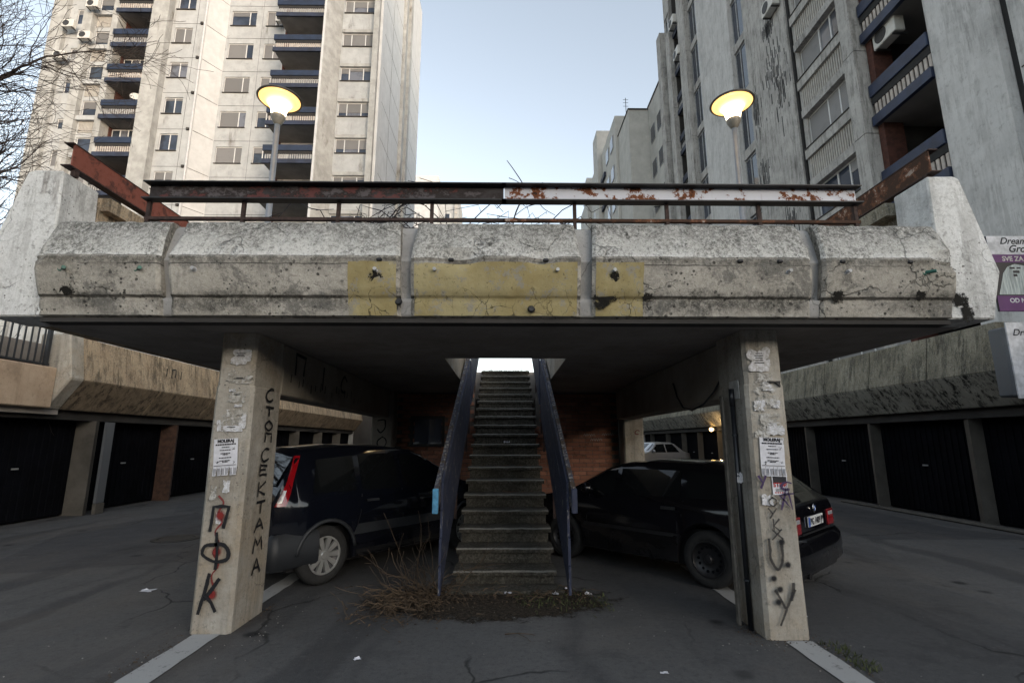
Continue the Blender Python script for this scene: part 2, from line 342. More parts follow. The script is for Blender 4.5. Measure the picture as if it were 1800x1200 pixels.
def carpaint(name, c):
    t = NT(name); z = t.n('SeparateXYZ', {0: t.P}).outputs[2]
    d = t.math('MULTIPLY', t.ramp(t.math('MULTIPLY_ADD', t.noise(t.P, 6, 5, .7), .25, z), .75, .35), t.ramp(t.noise(t.P, 4, 4, .6), .2, .7))
    col = t.mix(t.math('MULTIPLY', d, .10), c, (.045, .042, .038))
    return t.out(col, t.math('MULTIPLY_ADD', d, .30, .12), coat=.6, spec=.3)
M['carblack'] = carpaint('black_car_paint', (.004, .004, .0055)); M['carnavy'] = carpaint('navy_black_car_paint', (.004, .005, .009))
M['carsilver'] = simple('silver_car_paint', (.42, .42, .43), .3, .5, coat=1.0, var=.05)
M['carglass'] = simple('dark_car_glass', (.006, .007, .008), .03, var=.1, spec=.6)
M['trim'] = simple('grey_plastic_trim', (.022, .025, .030), .55, var=.2)
M['blacktrim'] = simple('black_plastic', (.012, .012, .013), .5, var=.2)
M['tyre'] = simple('tyre_rubber', (.018, .018, .018), .85, var=.3, scale=20)
M['rim'] = simple('silver_hubcap', (.42, .42, .41), .35, .55, var=.1)
M['rim_dark'] = simple('black_steel_rim', (.022, .022, .024), .4, .3, var=.2)
M['redlamp'] = simple('red_tail_lens', (.26, .004, .008), .08, coat=1.0, var=.2)
M['clearlamp'] = simple('clear_tail_lens', (.40, .40, .42), .1, coat=1.0, var=.2)
M['chrome'] = simple('chrome', (.6, .6, .6), .15, 1.0, var=.05)
M['plate'] = simple('plate_white', (.62, .63, .63), .4, var=.05)
M['plate_blue'] = simple('plate_blue', (.02, .09, .42), .4, var=.05)
M['cover_iron'] = simple('cast_iron', (.04, .038, .036), .6, .5, var=.3, scale=30)
M['green_bolt'] = simple('green_plastic_pipe', (.03, .12, .09), .5)
M['steel_bolt'] = simple('grey_pvc_pipe', (.40, .40, .41), .5)
M['poster_w'] = simple('poster_white', (.50, .51, .54), .7, var=.3, scale=9)
M['poster_p'] = simple('poster_purple', (.075, .012, .10), .6, var=.1)
M['poster_d'] = simple('poster_dark', (.012, .010, .014), .6)
M['steel_sheet'] = rusty('grey_sheet_metal', (.11, .118, .13), amount=.12)
def fur():
    t = NT('printed_fur'); n = t.noise(t.map(t.P, (34, 34, 2.2)), 1.3, 6, .7)
    return t.out(t.mix(t.ramp(n, .34, .66), (.17, .20, .205), (.44, .50, .50)), .6)
M['fur'] = fur()

def spray(name, c, soft=True, drop=.0):
    """spray paint on a ribbon: UV v runs across the stroke"""
    t = NT(name)
    uv = t.n('UVMap').outputs[0]
    v = t.n('SeparateXYZ', {0: uv}).outputs[1]
    d = t.math('ABSOLUTE', t.math('SUBTRACT', v, .5))
    d = t.math('ADD', d, t.math('MULTIPLY', t.math('SUBTRACT', t.noise(t.P, 55, 5, .8), .5), .34))
    a = t.ramp(d, .47, .2 if soft else .30)
    a = t.math('MULTIPLY', a, 1.0-drop)
    return t.out(c, .7, alpha=a, spec=.3)
M['spray_black'] = spray('black_spray_paint', (.012, .012, .014), False)
M['spray_soft'] = spray('soft_black_spray', (.018, .018, .02), True, .12)
M['spray_red'] = spray('red_spray_paint', (.20, .022, .022), True, .2)
M['spray_purple'] = spray('purple_spray_paint', (.05, .03, .085), False)
M['spray_blue'] = spray('blue_spray_paint', (.02, .07, .16), False)
M['spray_pale'] = spray('pale_spray_paint', (.35, .33, .32), False)
def dot(col, name):
    t = NT(name)
    uv = t.n('UVMap').outputs[0]
    d = t.n('VectorMath', {0: t.n('VectorMath', {0: uv, 1: (.5, .5, 0)}, operation='SUBTRACT').outputs[0]}, operation='LENGTH').outputs['Value']
    d = t.math('ADD', d, t.math('MULTIPLY', t.math('SUBTRACT', t.noise(t.P, 60, 5, .8), .5), .2))
    return t.out(col, .8, alpha=t.ramp(d, .44, .14), spec=.2)
M['dot'] = dot((.016, .016, .018), 'spray_dot'); M['dot_red'] = dot((.19, .025, .022), 'red_spray_dot')
def soot():
    t = NT('soot_stain')
    uv = t.n('UVMap').outputs[0]
    d = t.n('VectorMath', {0: t.n('VectorMath', {0: uv, 1: (.5, .5, 0)}, operation='SUBTRACT').outputs[0]}, operation='LENGTH').outputs['Value']
    f = t.math('ADD', d, t.math('MULTIPLY', t.math('SUBTRACT', t.noise(t.P, 26, 7, .8), .5), 1.5))
    return t.out((.014, .013, .011), .9, alpha=t.math('MULTIPLY', t.ramp(f, .40, .26), t.ramp(d, .5, .4)), spec=.2)
M['soot'] = soot()
def wstain():
    t = NT('brown_water_stain')
    uv = t.n('SeparateXYZ', {0: t.n('UVMap').outputs[0]})
    n = t.noise(t.map(t.P, (22, 22, 2)), 1.4, 6, .75)
    e = t.math('MULTIPLY', t.ramp(t.math('ABSOLUTE', t.math('SUBTRACT', uv.outputs[0], .5)), .48, .2), t.ramp(t.math('ABSOLUTE', t.math('SUBTRACT', uv.outputs[1], .5)), .5, .3))
    return t.out((.10, .055, .03), .9, alpha=t.math('MULTIPLY', t.math('MULTIPLY', t.ramp(n, .42, .62), e), .45), spec=.2)
M['stain'] = wstain()
def lampglow():
    t = NT('lit_lamp_bowl')
    z = t.n('SeparateXYZ', {0: t.n('TexCoord').outputs['Object']}).outputs[2]
    f = t.ramp(z, 5.04, 5.32)
    c = t.mix(f, (1.0, .80, .46), (1.0, .52, .13))
    e = t.math('MULTIPLY_ADD', t.math('SUBTRACT', 1.0, f), 4.5, .42)
    return t.out((.8, .7, .5), .3, emit=c, estr=e)
M['lampglow'] = lampglow()
t = NT('wall_lamp_glow'); M['wallglow'] = t.out((.8, .7, .5), .4, emit=(1.0, .62, .22), estr=3.0)
# ------------------------------------------------------------------ mesh helpers
ORG = {}
class MB:
    def __init__(s): s.v = []; s.f = []; s.m = []; s.uv = {}
    def vert(s, p): s.v.append(tuple(p)); return len(s.v)-1
    def face(s, idx, m=0): s.f.append(tuple(idx)); s.m.append(m)
    def quad(s, a, b, c, d, m=0): s.face([s.vert(a), s.vert(b), s.vert(c), s.vert(d)], m)
    def poly(s, pts, m=0): s.face([s.vert(p) for p in pts], m)
    def box(s, x0, x1, y0, y1, z0, z1, m=0):
        i = len(s.v)
        for z in (z0, z1):
            for x, y in ((x0, y0), (x1, y0), (x1, y1), (x0, y1)): s.v.append((x, y, z))
        for q in ((0, 3, 2, 1), (4, 5, 6, 7), (0, 1, 5, 4), (1, 2, 6, 5), (2, 3, 7, 6), (3, 0, 4, 7)): s.face([i+k for k in q], m)
        return s
    def prism(s, poly, axis, a0, a1, m=0):
        """poly in the two other axes (in order), extruded along axis"""
        def P(u, v, a):
            return {'x': (a, u, v), 'y': (u, a, v), 'z': (u, v, a)}[axis]
        n = len(poly); i = len(s.v)
        for a in (a0, a1):
            for u, v in poly: s.v.append(P(u, v, a))
        s.face([i+k for k in range(n)][::-1], m); s.face([i+n+k for k in range(n)], m)
        for k in range(n): s.face([i+k, i+(k+1) % n, i+n+(k+1) % n, i+n+k], m)
        return s
    def tube(s, pts, r, n=6, m=0, cap=True):
        pts = [Vector(p) for p in pts]
        rr = r if isinstance(r, (list, tuple)) else [r]*len(pts)
        rings = []; up = None
        for k, p in enumerate(pts):
            d = (pts[min(k+1, len(pts)-1)]-pts[max(k-1, 0)])
            d = d.normalized() if d.length > 1e-9 else Vector((0, 0, 1))
            if up is None: up = d.orthogonal().normalized()
            a = up-d*up.dot(d)
            if a.length < 1e-4: a = d.orthogonal()
            a.normalize(); up = a; b = d.cross(a)
            rings.append([s.vert(p+(a*cos(2*pi*j/n)+b*sin(2*pi*j/n))*rr[k]) for j in range(n)])
        for k in range(len(rings)-1):
            for j in range(n): s.face([rings[k][j], rings[k][(j+1) % n], rings[k+1][(j+1) % n], rings[k+1][j]], m)
        if cap: s.face(rings[0][::-1], m); s.face(rings[-1], m)
        return s
    def lathe(s, prof, n=24, m=0, c=(0, 0, 0), axis='z', close=False):
        """prof list of (r, h)"""
        rings = []
        for r, h in prof:
            ring = []
            for j in range(n):
                a = 2*pi*j/n
                if axis == 'z': p = (c[0]+r*cos(a), c[1]+r*sin(a), c[2]+h)
                elif axis == 'y': p = (c[0]+r*cos(a), c[1]+h, c[2]+r*sin(a))
                else: p = (c[0]+h, c[1]+r*cos(a), c[2]+r*sin(a))
                ring.append(s.vert(p))
            rings.append(ring)
        if close: rings.append(rings[0])
        for k in range(len(rings)-1):
            for j in range(n): s.face([rings[k][j], rings[k][(j+1) % n], rings[k+1][(j+1) % n], rings[k+1][j]], m)
        return s
    def grid(s, fn, nu, nv, m=0):
        """fn(u,v) for u,v in 0..1"""
        idx = [[s.vert(fn(i/nu, j/nv)) for j in range(nv+1)] for i in range(nu+1)]
        for i in range(nu):
            for j in range(nv): s.face([idx[i][j], idx[i+1][j], idx[i+1][j+1], idx[i][j+1]], m)
        return s
    def ribbon(s, pts, wd, nrm, m=0):
        """flat stroke lying in the plane with normal nrm; UV v runs across"""
        pts = [Vector(p) for p in pts]; nrm = Vector(nrm).normalized(); acc = 0
        # round off with end caps
        d0 = (pts[0]-pts[1]).normalized(); d1 = (pts[-1]-pts[-2]).normalized()
        pts = [pts[0]+d0*wd*.3]+pts+[pts[-1]+d1*wd*.3]
        jt = Vector((0, 0, 1)).cross(nrm)
        pts = [p+(jt*mnoise.noise(p*9)+Vector((0, 0, 1))*mnoise.noise(p*9+Vector((5, 5, 5))))*wd*.45 for p in pts] if wd > .012 else pts
        L = []; R = []
        for k, p in enumerate(pts):
            d = pts[min(k+1, len(pts)-1)]-pts[max(k-1, 0)]
            sd = d.cross(nrm).normalized()*wd*.5*(1+.45*mnoise.noise(p*14))
            L.append(s.vert(p-sd)); R.append(s.vert(p+sd))
        for k in range(len(pts)-1):
            s.face([L[k], R[k], R[k+1], L[k+1]], m)
            s.uv[len(s.f)-1] = [(k/len(pts), 0), (k/len(pts), 1), ((k+1)/len(pts), 1), ((k+1)/len(pts), 0)]
        return s
    def build(s, name, mats, parent=None, smooth=False, bevel=0.0, local=False, kind=None):
        me = bpy.data.meshes.new(name)
        off = Vector((0, 0, 0))
        if parent is not None and not local: off = ORG.get(parent.name, Vector((0, 0, 0)))
        me.from_pydata([tuple(Vector(p)-off) for p in s.v], [], s.f)
        mats = mats if isinstance(mats, (list, tuple)) else [mats]
        for mt in mats: me.materials.append(mt)
        if len(mats) > 1: me.polygons.foreach_set('material_index', s.m)
        if s.uv:
            ul = me.uv_layers.new(name='UVMap')
            for fi, uvs in s.uv.items():
                for li, uvc in zip(me.polygons[fi].loop_indices, uvs): ul.data[li].uv = uvc
        bm = bmesh.new(); bm.from_mesh(me)
        if not s.uv: bmesh.ops.recalc_face_normals(bm, faces=bm.faces)
        if bevel:
            eg = [e for e in bm.edges if len(e.link_faces) == 2 and e.calc_face_angle(0) > .5]
            bmesh.ops.bevel(bm, geom=eg, offset=bevel, segments=1, affect='EDGES', clamp_overlap=True)
        bm.to_mesh(me); bm.free()
        if smooth: me.polygons.foreach_set('use_smooth', [True]*len(me.polygons))
        me.update()
        o = bpy.data.objects.new(name, me); C.objects.link(o)
        if parent is not None:
            o.parent = parent; ORG[o.name] = ORG.get(parent.name, Vector((0, 0, 0)))
        if kind: o['kind'] = kind
        return o
def tag(o, label, cat, group=None):
    o['label'] = label; o['category'] = cat
    if group: o['group'] = group
    return o
def thing(name, label, cat, loc=(0, 0, 0), rz=0.0, group=None):
    o = bpy.data.objects.new(name, None); C.objects.link(o); o.location = loc; o.rotation_euler = (0, 0, rz)
    o.empty_display_size = .2
    ORG[o.name] = Vector(loc)
    return tag(o, label, cat, group)
def box(name, mat, parent, b, bevel=0.0, **k): return MB().box(*b).build(name, mat, parent, bevel=bevel, **k)
def copy_tree(src, **props):
    r = src.copy(); C.objects.link(r)
    for ch in src.children:
        c = ch.copy(); C.objects.link(c); c.parent = r
        for g in ch.children:
            d = g.copy(); C.objects.link(d); d.parent = c
    for k, v in props.items(): r[k] = v
    return r
def wob(p, a, s=6.0, seed=0):
    return a*mnoise.noise(Vector(p)*s+Vector((seed*13.1, seed*7.7, 3.3)))
def text_mesh(body, size, mat, shear=0.0, align='CENTER', bold=0.0, space=1.0):
    cu = bpy.data.curves.new('text', 'FONT'); cu.body = body; cu.size = size; cu.shear = shear
    cu.align_x = align; cu.offset = bold; cu.space_character = space
    o = bpy.data.objects.new('text', cu); C.objects.link(o)
    dg = bpy.context.evaluated_depsgraph_get()
    me = bpy.data.meshes.new_from_object(o.evaluated_get(dg))
    bpy.data.objects.remove(o); bpy.data.curves.remove(cu)
    me.materials.clear(); me.materials.append(mat)
    return me
def text_on(name, body, size, mat, parent, pos, rot, **k):
    """rot: euler in the parent's frame; pos in the parent's frame"""
    me = text_mesh(body, size, mat, **k)
    o = bpy.data.objects.new(name, me); C.objects.link(o); o.parent = parent
    o.location = pos; o.rotation_euler = rot
    return o

# ------------------------------------------------------------------ ground
def st(name, mb, mat, **k):
    o = mb.build(name, mat, **k); o['kind'] = 'structure'; return o
g = MB(); g.quad((-400, -60, 0), (400, -60, 0), (400, 700, 0), (-400, 700, 0)); st('ground', g, M['asphalt'])
def strip(x0, x1, y0, y1, seed, z=.006):
    m = MB(); n = 14
    def fn(u, v):
        y = y0+(y1-y0)*u; x = x0+(x1-x0)*v
        if v in (0, 1): x += wob((x, y, 0), .016, 7, seed)
        return (x, y, z)
    return m.grid(fn, n, 1)
st('parking_line', strip(-2.46, -2.25, 2.2, 4.40, 1), M['line'])
st('parking_line', strip(-2.46, -2.28, 4.97, 6.9, 2), M['line'])
st('parking_line', strip(2.14, 2.34, 2.0, 4.20, 3), M['line'])
st('parking_line', strip(2.15, 2.33, 4.80, 6.6, 4), M['line'])
m = MB(); m.quad((-2.2, 4.2, .004), (1.9, 4.2, .004), (1.9, 7.2, .004), (-2.2, 7.2, .004)); st('soil_patch', m, M['soil'])
# manhole cover
t_ = thing('manhole_cover', 'round iron manhole cover sunk in the asphalt alley left of the graffiti pillar', 'manhole cover', (-5.15, 8.45, 0))
MB().lathe([(.0, .012), (.24, .012), (.25, .008), (.25, .001)], 32, c=(-5.15, 8.45, 0)).build('lid', M['cover_iron'], t_)
MB().lathe([(.26, .001), (.26, .010), (.33, .010), (.34, .001)], 32, c=(-5.15, 8.45, 0)).build('ring', M['cover_iron'], t_)

# unseen ridge with treeline edge, added behind the camera to block low sky glow
m = MB(); hp = []
def blocker_ridge(u, v):
    a = radians(78+190*u); r = 34+16*v
    z = (9.5+3.2*mnoise.noise(Vector((u*14, 1, 0)))+2.2*mnoise.noise(Vector((u*60, 4, 0)))+1.2*mnoise.noise(Vector((u*170, 7, 0))))*(min(1, v*2.2))
    return (r*sin(a), r*cos(a), z)
m.grid(blocker_ridge, 240, 6); st('sky_blocker_ridge', m, M['bark'])
# ------------------------------------------------------------------ the raised deck
deck = thing('raised_deck', 'weathered concrete pedestrian deck on two pillars with five parapet panels in front', 'deck', (0, 4.6, 0))
YB, YR, YT = 3.86, 3.70, 3.86
PROF = [(YB+.02, 2.44), (YB-.03, 2.455), (3.800, 2.585), (3.775, 2.605), (YR+.012, 2.855), (YR, 2.885), (YR+.012, 2.905), (YT-.03, 3.215), (YT+.01, 3.24), (YT+.22, 3.245)]
def prof_at(t):
    """t 0..1 along the profile by index"""
    n = len(PROF)-1; k = min(int(t*n), n-1); f = t*n-k
    return (PROF[k][0]+(PROF[k+1][0]-PROF[k][0])*f, PROF[k][1]+(PROF[k+1][1]-PROF[k][1])*f)
def panel(x0, x1, seed, parent):
    """x0,x1 at mid height"""
    m = MB(); nx = max(8, int((x1-x0)/.025)); sub = 4; nv = (len(PROF)-1)*sub
    def fn(u, v):
        y, z = prof_at(v)
        x = x0+(x1-x0)*u
        # mitred ends: the chamfer draws in a little towards the top
        e = .0 if z < 2.9 else (z-2.9)*.10
        x = x0+e+(x1-x0-2*e)*u
        w = wob((x, y, z), .008, 9, seed)+wob((x, y, z), .005, 26, seed)
        ridge = max(0, 1-abs(z-2.885)/.05)
        chip = max(0, mnoise.noise(Vector((x*2.3, seed*5.1, 1.0)))-.16)*.22*ridge+abs(wob((x, 0, z), .016, 14, seed))*ridge
        top = max(0, 1-abs(z-3.235)/.035)
        y2 = y+w+chip
        z2 = z-top*abs(wob((x, 0, 0), .014, 9, seed+3))-chip*.4
        endr = min(u, 1-u)*(x1-x0)
        if endr < .02: y2 += .010*(1-endr/.02)+abs(wob((x, y, z), .03, 18, seed))*(1-endr/.02)
        if abs(z-2.595) < .02: y2 += .006
        return (x, y2, z2)
    m.grid(fn, nx, nv)
    # material: chamfer above the ridge
    k = 0
    for i in range(nx):
        for j in range(nv):
            m.m[k] = 1 if j >= 6*sub else 0; k += 1
    # ends and back
    for xx, uu in ((x0, 0), (x1, 1)):
        pts = [fn(uu, j/nv) for j in range(nv+1)]
        m.poly(pts+[(xx, YB+.22, 2.44)], 0)
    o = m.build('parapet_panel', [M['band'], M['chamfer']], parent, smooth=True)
    o.modifiers.new('es', 'EDGE_SPLIT').split_angle = radians(24)
    return o
PX = [(-3.60, -2.655), (-2.585, -.815), (-.735, .585), (.672, 2.395), (2.475, 3.53)]
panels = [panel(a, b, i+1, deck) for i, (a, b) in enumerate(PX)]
# recessed ribs at the joints, a solid core behind
def rib(x0, x1, seed):
    m = MB()
    P2 = [(y+.085 if z > 2.6 else y+.022, z-.012*(z > 3.2)) for y, z in PROF]
    def fn(u, v):
        n = len(P2)-1; k = min(int(v*n), n-1); f = v*n-k
        y = P2[k][0]+(P2[k+1][0]-P2[k][0])*f; z = P2[k][1]+(P2[k+1][1]-P2[k][1])*f
        x = x0-.03+(x1-x0+.06)*u
        return (x, y+wob((x, y, z), .006, 14, seed), z+(.002 if z < 2.5 else 0))
    m.grid(fn, 4, 40)
    return m.build('joint_rib', M['rib'], deck, smooth=True)
for i in range(4): rib(PX[i][1], PX[i+1][0], i+20)
box('parapet_core', M['rib'], deck, (-3.58, 3.51, YB+.08, YB+.26, 2.446, 3.225))
# yellow paint patches: thin skins on the face of three panels
def paint_skin(x0, x1, par, seed):
    m = MB(); pr = [(3.797, 2.475), (3.800, 2.585), (3.775, 2.605), (YR+.012, 2.855), (YR+.004, 2.87)]
    pr = [PROF[1], PROF[2], PROF[3], PROF[4]]
    def fn(u, v):
        n = 3; k = min(int(v*n), n-1); f = v*n-k
        y = pr[k][0]+(pr[k+1][0]-pr[k][0])*f; z = pr[k][1]+(pr[k+1][1]-pr[k][1])*f
        x = x0+(x1-x0)*u
        if u in (0, 1): x += wob((0, y, z), .006, 20, seed)
        w = wob((x, y, z), .008, 9, par)+wob((x, y, z), .005, 26, par)
        ridge = max(0, 1-abs(z-2.885)/.05)
        chip = max(0, mnoise.noise(Vector((x*2.3, par*5.1, 1.0)))-.16)*.22*ridge+abs(wob((x, 0, z), .016, 14, par))*ridge
        return (x, y+w+chip-.0045+(.006 if abs(z-2.595) < .02 else 0), z-chip*.4)
    m.grid(fn, int((x1-x0)/.025), 12)
    return m.build('yellow_paint', M['yellow'], panels[par-1], smooth=True)
paint_skin(-1.215, -.845, 2, 1); paint_skin(-.705, .555, 3, 2); paint_skin(.70, 1.07, 4, 3)
# drain stubs
def stub(x, z, par, mat, dx=0.0, broken=False):
    m = MB(); y = YR+.035
    m.tube([(x, y+.02, z), (x+dx, y-.045, z-.004)], .014, 8)
    m.lathe([(.028, .004), (.022, -.006), (.015, -.008)], 10, c=(x, y, z), axis='y')
    m.build('drain_stub', mat, panels[par-1], smooth=False)
for x, par, mm in ((-3.40, 1, 'green_bolt'), (-2.83, 1, 'green_bolt'), (-2.38, 2, 'steel_bolt'), (-1.00, 2, 'steel_bolt'), (-.545, 3, 'steel_bolt'), (.40, 3, 'steel_bolt'), (.84, 4, 'steel_bolt'), (2.2, 4, 'steel_bolt'), (2.66, 5, 'steel_bolt'), (3.27, 5, 'green_bolt')):
    stub(x, 2.795, par, M[mm], .06 if mm == 'green_bolt' else 0)
for x, par in ((-.97, 2), (-.42, 3), (.31, 3), (1.82, 4), (2.13, 4), (2.62, 5), (3.15, 5)):
    MB().box(x-.022, x+.022, YR-.004, YR+.03, 2.855, 2.882).build('rusted_socket', M['black_flange'], panels[par-1], bevel=.008)
for x, z, par in ((.20, 2.505, 3), (-.83, 2.56, 2), (.0, 0, 0)):
    if par: MB().lathe([(.0, -.012), (.02, -.012), (.026, 0), (.03, .006)], 10, c=(x, 3.80, z), axis='y').build('drain_socket', M['black_flange'], panels[par-1])
def decal(name, mat, parent, c, w, h, n=(0, -1, 0), tilt=0):
    """upright rectangle with UVs; n the outward normal"""
    n = Vector(n).normalized(); u = Vector((0, 0, 1)).cross(n).normalized(); v = n.cross(u)
    c = Vector(c); m = MB()
    p = [c-u*w/2-v*h/2, c+u*w/2-v*h/2, c+u*w/2+v*h/2, c-u*w/2+v*h/2]
    m.quad(*p); m.uv[0] = [(0, 0), (1, 0), (1, 1), (0, 1)]
    return m.build(name, mat, parent)
nb = (0, -1, -.30)
for x, z, ww, hh, par in ((.84, 2.735, .10, .16, 4), (.81, 2.665, .17, .15, 4), (.77, 2.60, .26, .17, 4), (.74, 2.54, .12, .1, 4), (1.10, 2.60, .12, .08, 4), (-1.0, 2.73, .14, .16, 2), (-3.37, 2.63, .22, .10, 1), (3.25, 2.63, .12, .12, 5), (2.60, 2.61, .12, .14, 5)):
    yy = 3.80+(z-2.585)*(-.083/.27)-.016 if z > 2.585 else 3.80-.012
    decal('soot_stain', M['soot'], panels[par-1], (x, yy, z), ww, hh, nb)
decal('soot_stain', M['soot'], deck, (3.60, 3.838, 2.60), .22, .16, (0, -1, 0))
decal('soot_stain', M['soot'], deck, (3.65, 3.8385, 2.50), .14, .24, (0, -1, 0))

# end plates: front faces of the side parapets
def plate(poly, name, y0, y1, seed):
    m = MB(); m.prism(poly, 'y', y0, y1)
    return m.build(name, M['white'], deck, bevel=.012)
plate([(3.49, 2.445), (3.88, 2.445), (3.905, 2.56), (3.99, 2.84), (3.79, 3.655), (3.755, 3.675), (3.52, 3.67)], 'end_plate', 3.842, 4.22, 1)
plate([(-3.56, 2.445), (-3.62, 3.67), (-3.87, 3.675), (-3.905, 3.655), (-4.13, 2.84), (-4.05, 2.56), (-4.02, 2.445)], 'end_plate', 3.842, 4.22, 2)
# side parapets running back
m = MB(); m.prism([(3.56, 2.45), (3.84, 2.45), (3.96, 2.84), (3.77, 3.58), (3.56, 3.58)], 'y', 4.223, 9.2); m.box(3.44, 3.80, 4.225, 9.2, 3.50, 3.62); m.build('side_parapet', M['gar_r'], deck)
m = MB(); m.prism([(-3.60, 2.45), (-3.60, 3.58), (-3.84, 3.58), (-4.10, 2.84), (-3.96, 2.45)], 'y', 4.223, 9.2); m.box(-3.92, -3.52, 4.225, 9.2, 3.50, 3.62); m.build('side_parapet', M['gar_l'], deck)
# slab with the stair opening
OX, OY0, OY1 = .71, 5.8, 11.70
m = MB()
zs, zt = 2.44, 3.08
m.box(-3.80, 3.83, YB+.262, OY0, zs, zt-.1)
m.box(-3.80, -OX, OY0+.001, 9.2, zs, zt-.1)
m.box(OX, 3.83, OY0+.001, 9.2, zs, zt-.1)
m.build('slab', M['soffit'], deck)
m = MB(); m.box(-3.80, 3.83, YB+.262, OY0-.02, zt-.098, zt); m.box(-3.80, -OX-.02, OY0-.02, 9.2, zt-.098, zt); m.box(OX+.02, 3.83, OY0-.02, 9.2, zt-.098, zt)
m.build('paving', M['gar_plain'], deck)
# pale reveals of the stair opening
box('opening_reveal', M['pillar'], deck, (-OX-.004, -OX+.010, OY0+.002, 9.2, zs-.004, zt))
box('opening_reveal', M['pillar'], deck, (OX-.010, OX+.004, OY0+.002, 9.2, zs-.004, zt))
# dark ledge strip under the parapet
box('drip_ledge', M['soft_dark'], deck, (-3.60, 3.52, YB-.005, YB+.12, 2.405, 2.438))
# longitudinal beams
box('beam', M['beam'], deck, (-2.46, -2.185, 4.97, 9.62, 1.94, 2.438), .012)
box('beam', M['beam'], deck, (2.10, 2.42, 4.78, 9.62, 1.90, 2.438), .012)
# pillars
def pillar(x0, x1, y0, y1, name='pillar', mat='pillar', top=2.438):
    m = MB(); c = .028
    pl = [(x0+c, y0), (x1-c, y0), (x1, y0+c), (x1, y1), (x0, y1), (x0, y0+c)]
    lv = [0, .03, .5, 1.0, 1.5, 1.96, 1.975, 2.2, top]; ring = []
    for z in lv:
        d = -.008 if z > 1.97 else 0
        r = []
        for (x, y) in pl:
            xx = x+(d if x < (x0+x1)/2 else -d)*-1 if d else x
            r.append(m.vert((xx+wob((x, y, z), .008, 3, 1), y+wob((x, y, z), .006, 3, 2), z)))
        ring.append(r)
    for a, b in zip(ring, ring[1:]):
        for k in range(6): m.face([a[k], a[(k+1) % 6], b[(k+1) % 6], b[k]])
    m.face(ring[-1])
    return m.build(name, M[mat], deck)
pil_l = pillar(-2.51, -2.18, 4.41, 4.95); pil_r = pillar(2.02, 2.355, 4.23, 4.76)
rp_l = pillar(-2.50, -2.10, 9.62, 10.02, 'rear_pillar', 'beam'); rp_r = pillar(2.22, 2.60, 9.62, 10.02, 'rear_pillar', 'pillar')
# rusty bracket on the right pillar, rail anchor
m = MB(); m.box(2.20, 2.31, 4.205, 4.229, 1.985, 1.995); m.prism([(2.27, 1.985), (2.31, 1.985), (2.31, 1.945)], 'y', 4.21, 4.229); m.build('steel_bracket', M['black_flange'], pil_r)

# ------------------------------------------------------------------ terrace beyond the deck
m = MB()
m.box(-4.95, -OX, 9.202, 11.7, 2.44, 3.076); m.box(OX, 4.95, 9.202, 11.7, 2.44, 3.076); m.box(-4.95, 4.95, 11.702, 60, 2.44, 3.076)
st('terrace', m, M['soffit'])

# ------------------------------------------------------------------ railings on the deck
def rail(x0, x1, name, label, web, posts, first):
    r = thing(name, label, 'railing', (x0, 3.97, 3.24))
    m = MB(); m.box(x0, x1, 3.965, 3.975, 3.475, 3.612); m.build('channel_web', web, r)
    m = MB(); m.box(x0-.02, x1+.02, 3.90, 3.99, 3.612, 3.622); m.build('top_flange', M['black_flange'], r)
    m = MB(); m.box(x0-.02, x1+.02, 3.90, 3.99, 3.465, 3.475); m.build('bottom_flange', M['black_flange'], r)
    for x in posts: MB().box(x-.014, x+.014, 3.955, 3.985, 3.235, 3.464).build('post', M['rail_post'], r)
    m = MB(); m.box(x0-.01, x1+.01, 3.953, 3.987, 3.30, 3.325); m.build('lower_bar', M['rail_post'] if first else M['rail_rust'], r)
    return r
rail(-2.985, -.018, 'deck_railing', 'dark peeling steel channel railing on the left half of the deck front', M['rail_dark'], (-2.975, -2.19, -1.40, -.62), True)
rail(-.012, 2.985, 'deck_railing', 'white painted steel channel railing with rust on the right half of the deck front', M['rail_white'], (.58, 1.36, 2.14, 2.965), False)
def siderail(x, name, label, mat, s):
    r = thing(name, label, 'railing', (x, 3.93, 3.67))
    MB().box(x-.006, x+.006, 3.90, 9.1, 3.75, 3.94).build('channel_web', mat, r)
    m = MB(); m.box(*sorted((x-s*.01, x+s*.07)), 3.88, 9.1, 3.94, 3.95); m.build('top_flange', M['rail_post'], r)
    m = MB(); m.box(*sorted((x-s*.01, x+s*.07)), 3.88, 9.1, 3.74, 3.75); m.build('bottom_flange', M['rail_post'], r)
    for y in (3.96, 5.3, 6.7, 8.1): MB().box(x+s*.01-.02, x+s*.01+.02, y-.02, y+.02, 3.60 if y > 4.2 else 3.672, 3.739).build('post', M['rail_post'], r)
siderail(-3.62, 'side_railing', 'red oxide painted steel channel railing rising over the left end of the deck', M['rail_red'], -1)
siderail(3.62, 'side_railing', 'heavily rusted steel channel railing with white flakes over the right end of the deck', M['rail_rust'], 1)
# rust stain below the left rail post
decal('water_stain', M['stain'], deck, (-3.655, 3.8395, 3.50), .09, .36)
decal('water_stain', M['stain'], deck, (-3.74, 3.8395, 3.56), .07, .24)

